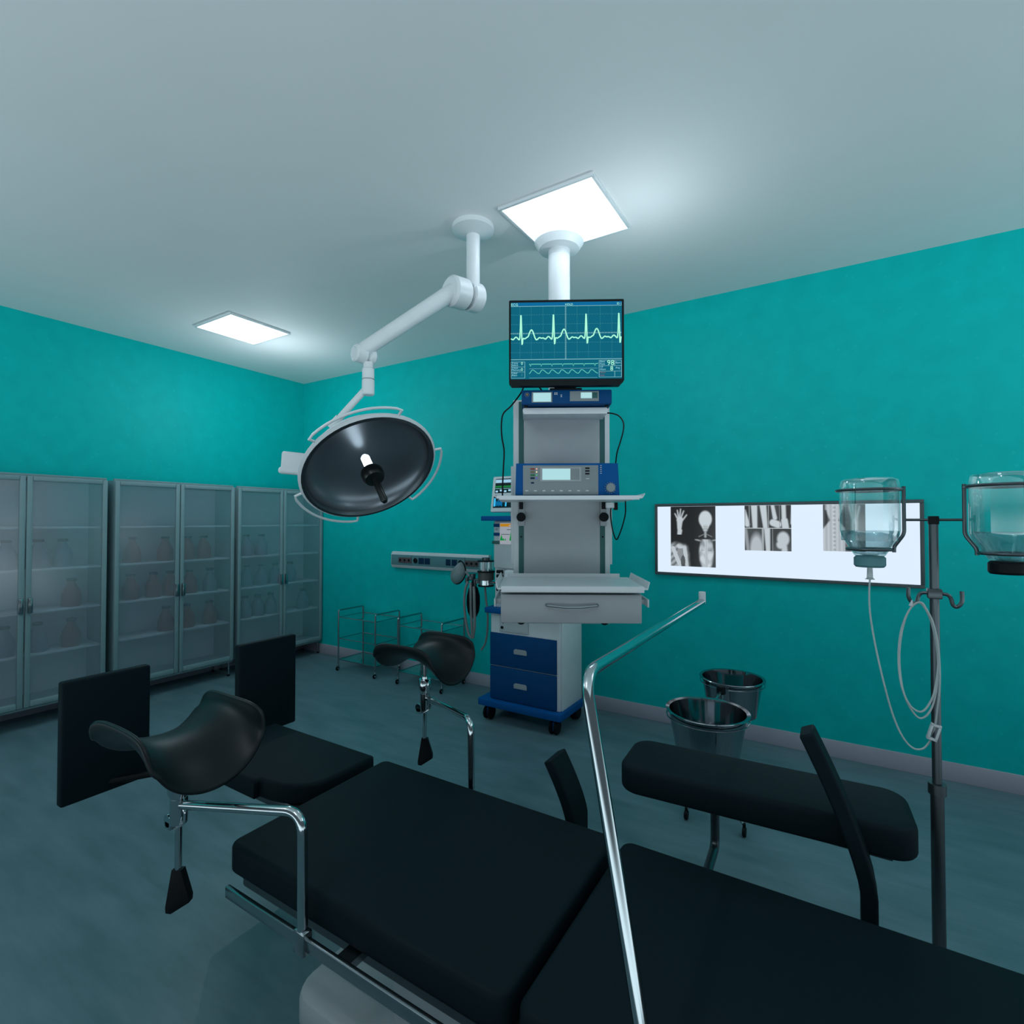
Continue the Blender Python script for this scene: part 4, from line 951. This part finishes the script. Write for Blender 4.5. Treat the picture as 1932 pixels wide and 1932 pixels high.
for p, z in ((b1, .600), (b2, .539)):
    q = p - so_; MB().tube([(q.x + .169 * math.cos(2 * PI * k / 40), q.y + .169 * math.sin(2 * PI * k / 40), z - .010) for k in range(40)], .003, 8, closed=True).build('ring', M['steel'], S)
qa = b1 - so_; qb = b2 - so_
MB().tube([(qa.x, qa.y + .175, .600), (0, 0, .592), (qb.x, qb.y - .175, .539)], .007, 10).build('cross_arm', M['steel'], S)
MB().cyl((0, 0, .575), (0, 0, .615), .022, seg=20, bev=.004).build('knob', M['black'], S)
MB().cyl((0, 0, .07), (0, 0, .58), .012, seg=16).build('post', M['steel'], S)
for k in range(5):
    a = 2 * PI * k / 5 + .3; x, y = .22 * math.cos(a), .22 * math.sin(a)
    lg = MB().tube([(0, 0, .085), (x, y, .055)], .009, 10).build('leg', M['steel'], S)
    MB().cyl((x - .008, y, .022), (x + .008, y, .022), .022, seg=16, bev=.003).cyl((x, y, .03), (x, y, .058), .007, seg=10).build('caster', M['black'], lg)

# ------------------------------------------------------------------ drip stand
IP = at(1761, 981, 1.25); IO = Vector((IP.x, IP.y, 0))
I = thing('drip_stand', 'thin dark drip stand with crossbar and hooks at right', 'drip stand', IO)
MB().cyl((0, 0, .06), (0, 0, 1.435), .0095, seg=16).cyl((0, 0, .06), (0, 0, .80), .0135, seg=16).cyl((0, 0, .79), (0, 0, .815), .018, seg=16).build('pole', M['dsteel'], I)
MB().box(-.010, .010, -.010, .010, 1.432, 1.452, .002).build('top_joint', M['black'], I)
LB = at(1640, 981, 1.35); RB = at(1901, 981, 1.165)
lb = LB - IO; rb = RB - IO; bd_ = Vector((rb.x - lb.x, rb.y - lb.y, 0)).normalized(); RBT = .069
for k, (c, sg) in enumerate(((lb, 1), (rb, -1))):
    e = Vector((c.x, c.y, 1.443)) + bd_ * sg * (RBT + .004)
    MB().tube([(0, 0, 1.443), e], .0032, 10).build('crossbar', M['dsteel'], I)
    hz = MB()
    for z, r in ((1.52, RBT + .003), (1.367, .050)): hz.tube([(c.x + r * math.cos(2 * PI * q / 36), c.y + r * math.sin(2 * PI * q / 36), z) for q in range(36)], .0035, 8, closed=True)
    s_ = [Vector((c.x, c.y, 0)) + bd_ * sg * r + Vector((0, 0, z)) for r, z in ((RBT + .004, 1.527), (RBT + .004, 1.408), (.052, 1.375), (.052, 1.361))]
    hz.tube(bend(s_, .01), .0042, 8); hz.build('bottle_cage', M['dsteel'], I)
zc_ = 1.266
cc = MB(); cc.box(-.014, .014, -.014, .014, zc_ - .012, zc_ + .012, .003); cc.build('hook_clamp', M['dsteel'], I)
for sg in (-1, 1):
    hk = [(0, 0, zc_)] + [(bd_.x * sg * a, bd_.y * sg * a, z) for a, z in ((.022, zc_ + .0), (.030, zc_ - .008), (.034, zc_ - .024), (.042, zc_ - .027), (.050, zc_ - .014), (.050, zc_ + .010))]
    MB().tube(smooth(hk, 4), .0042, 8).build('hook', M['dsteel'], I)
for k in range(5):
    a = 2 * PI * k / 5; x, y = .26 * math.cos(a), .26 * math.sin(a)
    lg = MB().tube([(0, 0, .085), (x, y, .058)], .011, 10).build('leg', M['dsteel'], I)
    MB().cyl((x - .01, y, .025), (x + .01, y, .025), .025, seg=18, bev=.003).cyl((x, y, .03), (x, y, .062), .008, seg=10).build('caster', M['black'], lg)
def drip_bottle(c, label, capm, liquid):
    t = thing('drip_bottle', label, 'drip bottle', (c.x, c.y, 0), group='upturned drip bottles')
    R = .066
    MB().lathe([(0, 1.548), (R * .80, 1.550), (R * .95, 1.545), (R, 1.532), (R, 1.415), (R * .97, 1.405), (.046, 1.372), (.034, 1.352), (.028, 1.346), (0, 1.346)], seg=40).build('glass', M['clear'], t)
    MB().lathe([(0, liquid), (R - .003, liquid), (R - .003, 1.415), (R * .94, 1.405), (.044, 1.374), (.033, 1.356), (.0, 1.348)], seg=36).build('fluid', M['fluid'], t)
    MB().lathe([(0, 1.350), (.030, 1.350), (.035, 1.345), (.035, 1.326), (.031, 1.321), (0, 1.321)], seg=32).build('cap', M[capm], t)
    return t
b_l = drip_bottle(LB, 'clear upturned drip bottle hanging in front of the light box', 'trunk', 1.39)
drip_bottle(RB, 'large clear upturned drip bottle with black cap cut by the right picture edge', 'black', 1.413)
tc = LB
TB = thing('drip_tubing', 'thin clear drip tube hanging from the upturned bottle and coiled on the stand hook', 'tube', (tc.x, tc.y, 0))
t0 = Vector((tc.x, tc.y, 0))
MB().cyl((0, 0, 1.290), (0, 0, 1.322), .007, .006, seg=12).lathe([(0, 1.289), (.011, 1.289), (.006, 1.294), (0, 1.294)], seg=12).build('spike', M['tubing'], TB)
path = [Vector((tc.x, tc.y, 1.292))] + [at(a, c, d) for a, c, d in ((1640, 1120, 1.345), (1642, 1160, 1.335), (1652, 1220, 1.32), (1668, 1290, 1.30), (1685, 1350, 1.29), (1703, 1390, 1.275), (1722, 1411, 1.265), (1740, 1413, 1.255), (1752, 1402, 1.25), (1758, 1390, 1.245))]
loop = [(1764, 1370, 1.235), (1768, 1340, 1.228), (1773, 1290, 1.222), (1771, 1230, 1.22), (1762, 1180, 1.22), (1748, 1150, 1.225), (1736, 1136, 1.235), (1716, 1150, 1.25), (1700, 1190, 1.26), (1695, 1240, 1.262), (1700, 1290, 1.255), (1715, 1328, 1.245), (1736, 1343, 1.235), (1752, 1330, 1.228), (1764, 1300, 1.224), (1770, 1240, 1.222), (1760, 1178, 1.222), (1738, 1137, 1.235), (1715, 1152, 1.248), (1701, 1195, 1.258), (1697, 1250, 1.26), (1706, 1310, 1.252), (1730, 1352, 1.24), (1750, 1348, 1.23), (1764, 1315, 1.225), (1770, 1250, 1.224), (1758, 1176, 1.226), (1737, 1138, 1.236), (1718, 1146, 1.247)]
pp_ = smooth(path + [at(*q) for q in loop], 5)
MB().tube([p - t0 for p in pp_], .0021, 8).build('tube', M['tubing'], TB)
cq = at(1762, 1381, 1.238) - t0; ca_ = (at(1757, 1394, 1.24) - at(1766, 1368, 1.236)).normalized()
rc = MB(); Rq = Vector((0, 0, 1)).rotation_difference(ca_).to_matrix().to_4x4(); Rq.translation = cq
for x0_, x1_, z0_, z1_ in ((-.010, -.005, -.018, .018), (.005, .010, -.018, .018), (-.010, .010, -.020, -.014), (-.010, .010, .014, .020)): rc.box(x0_, x1_, -.006, .006, z0_, z1_, .001, M=Rq)
rc.build('roller_clamp', M['pale'], TB)
ne = at(1719, 1143, 1.247) - t0
MB().cyl(ne, ne + Vector((.002, 0, .014)), .005, .001, seg=10).build('connector', M['pale'], TB)
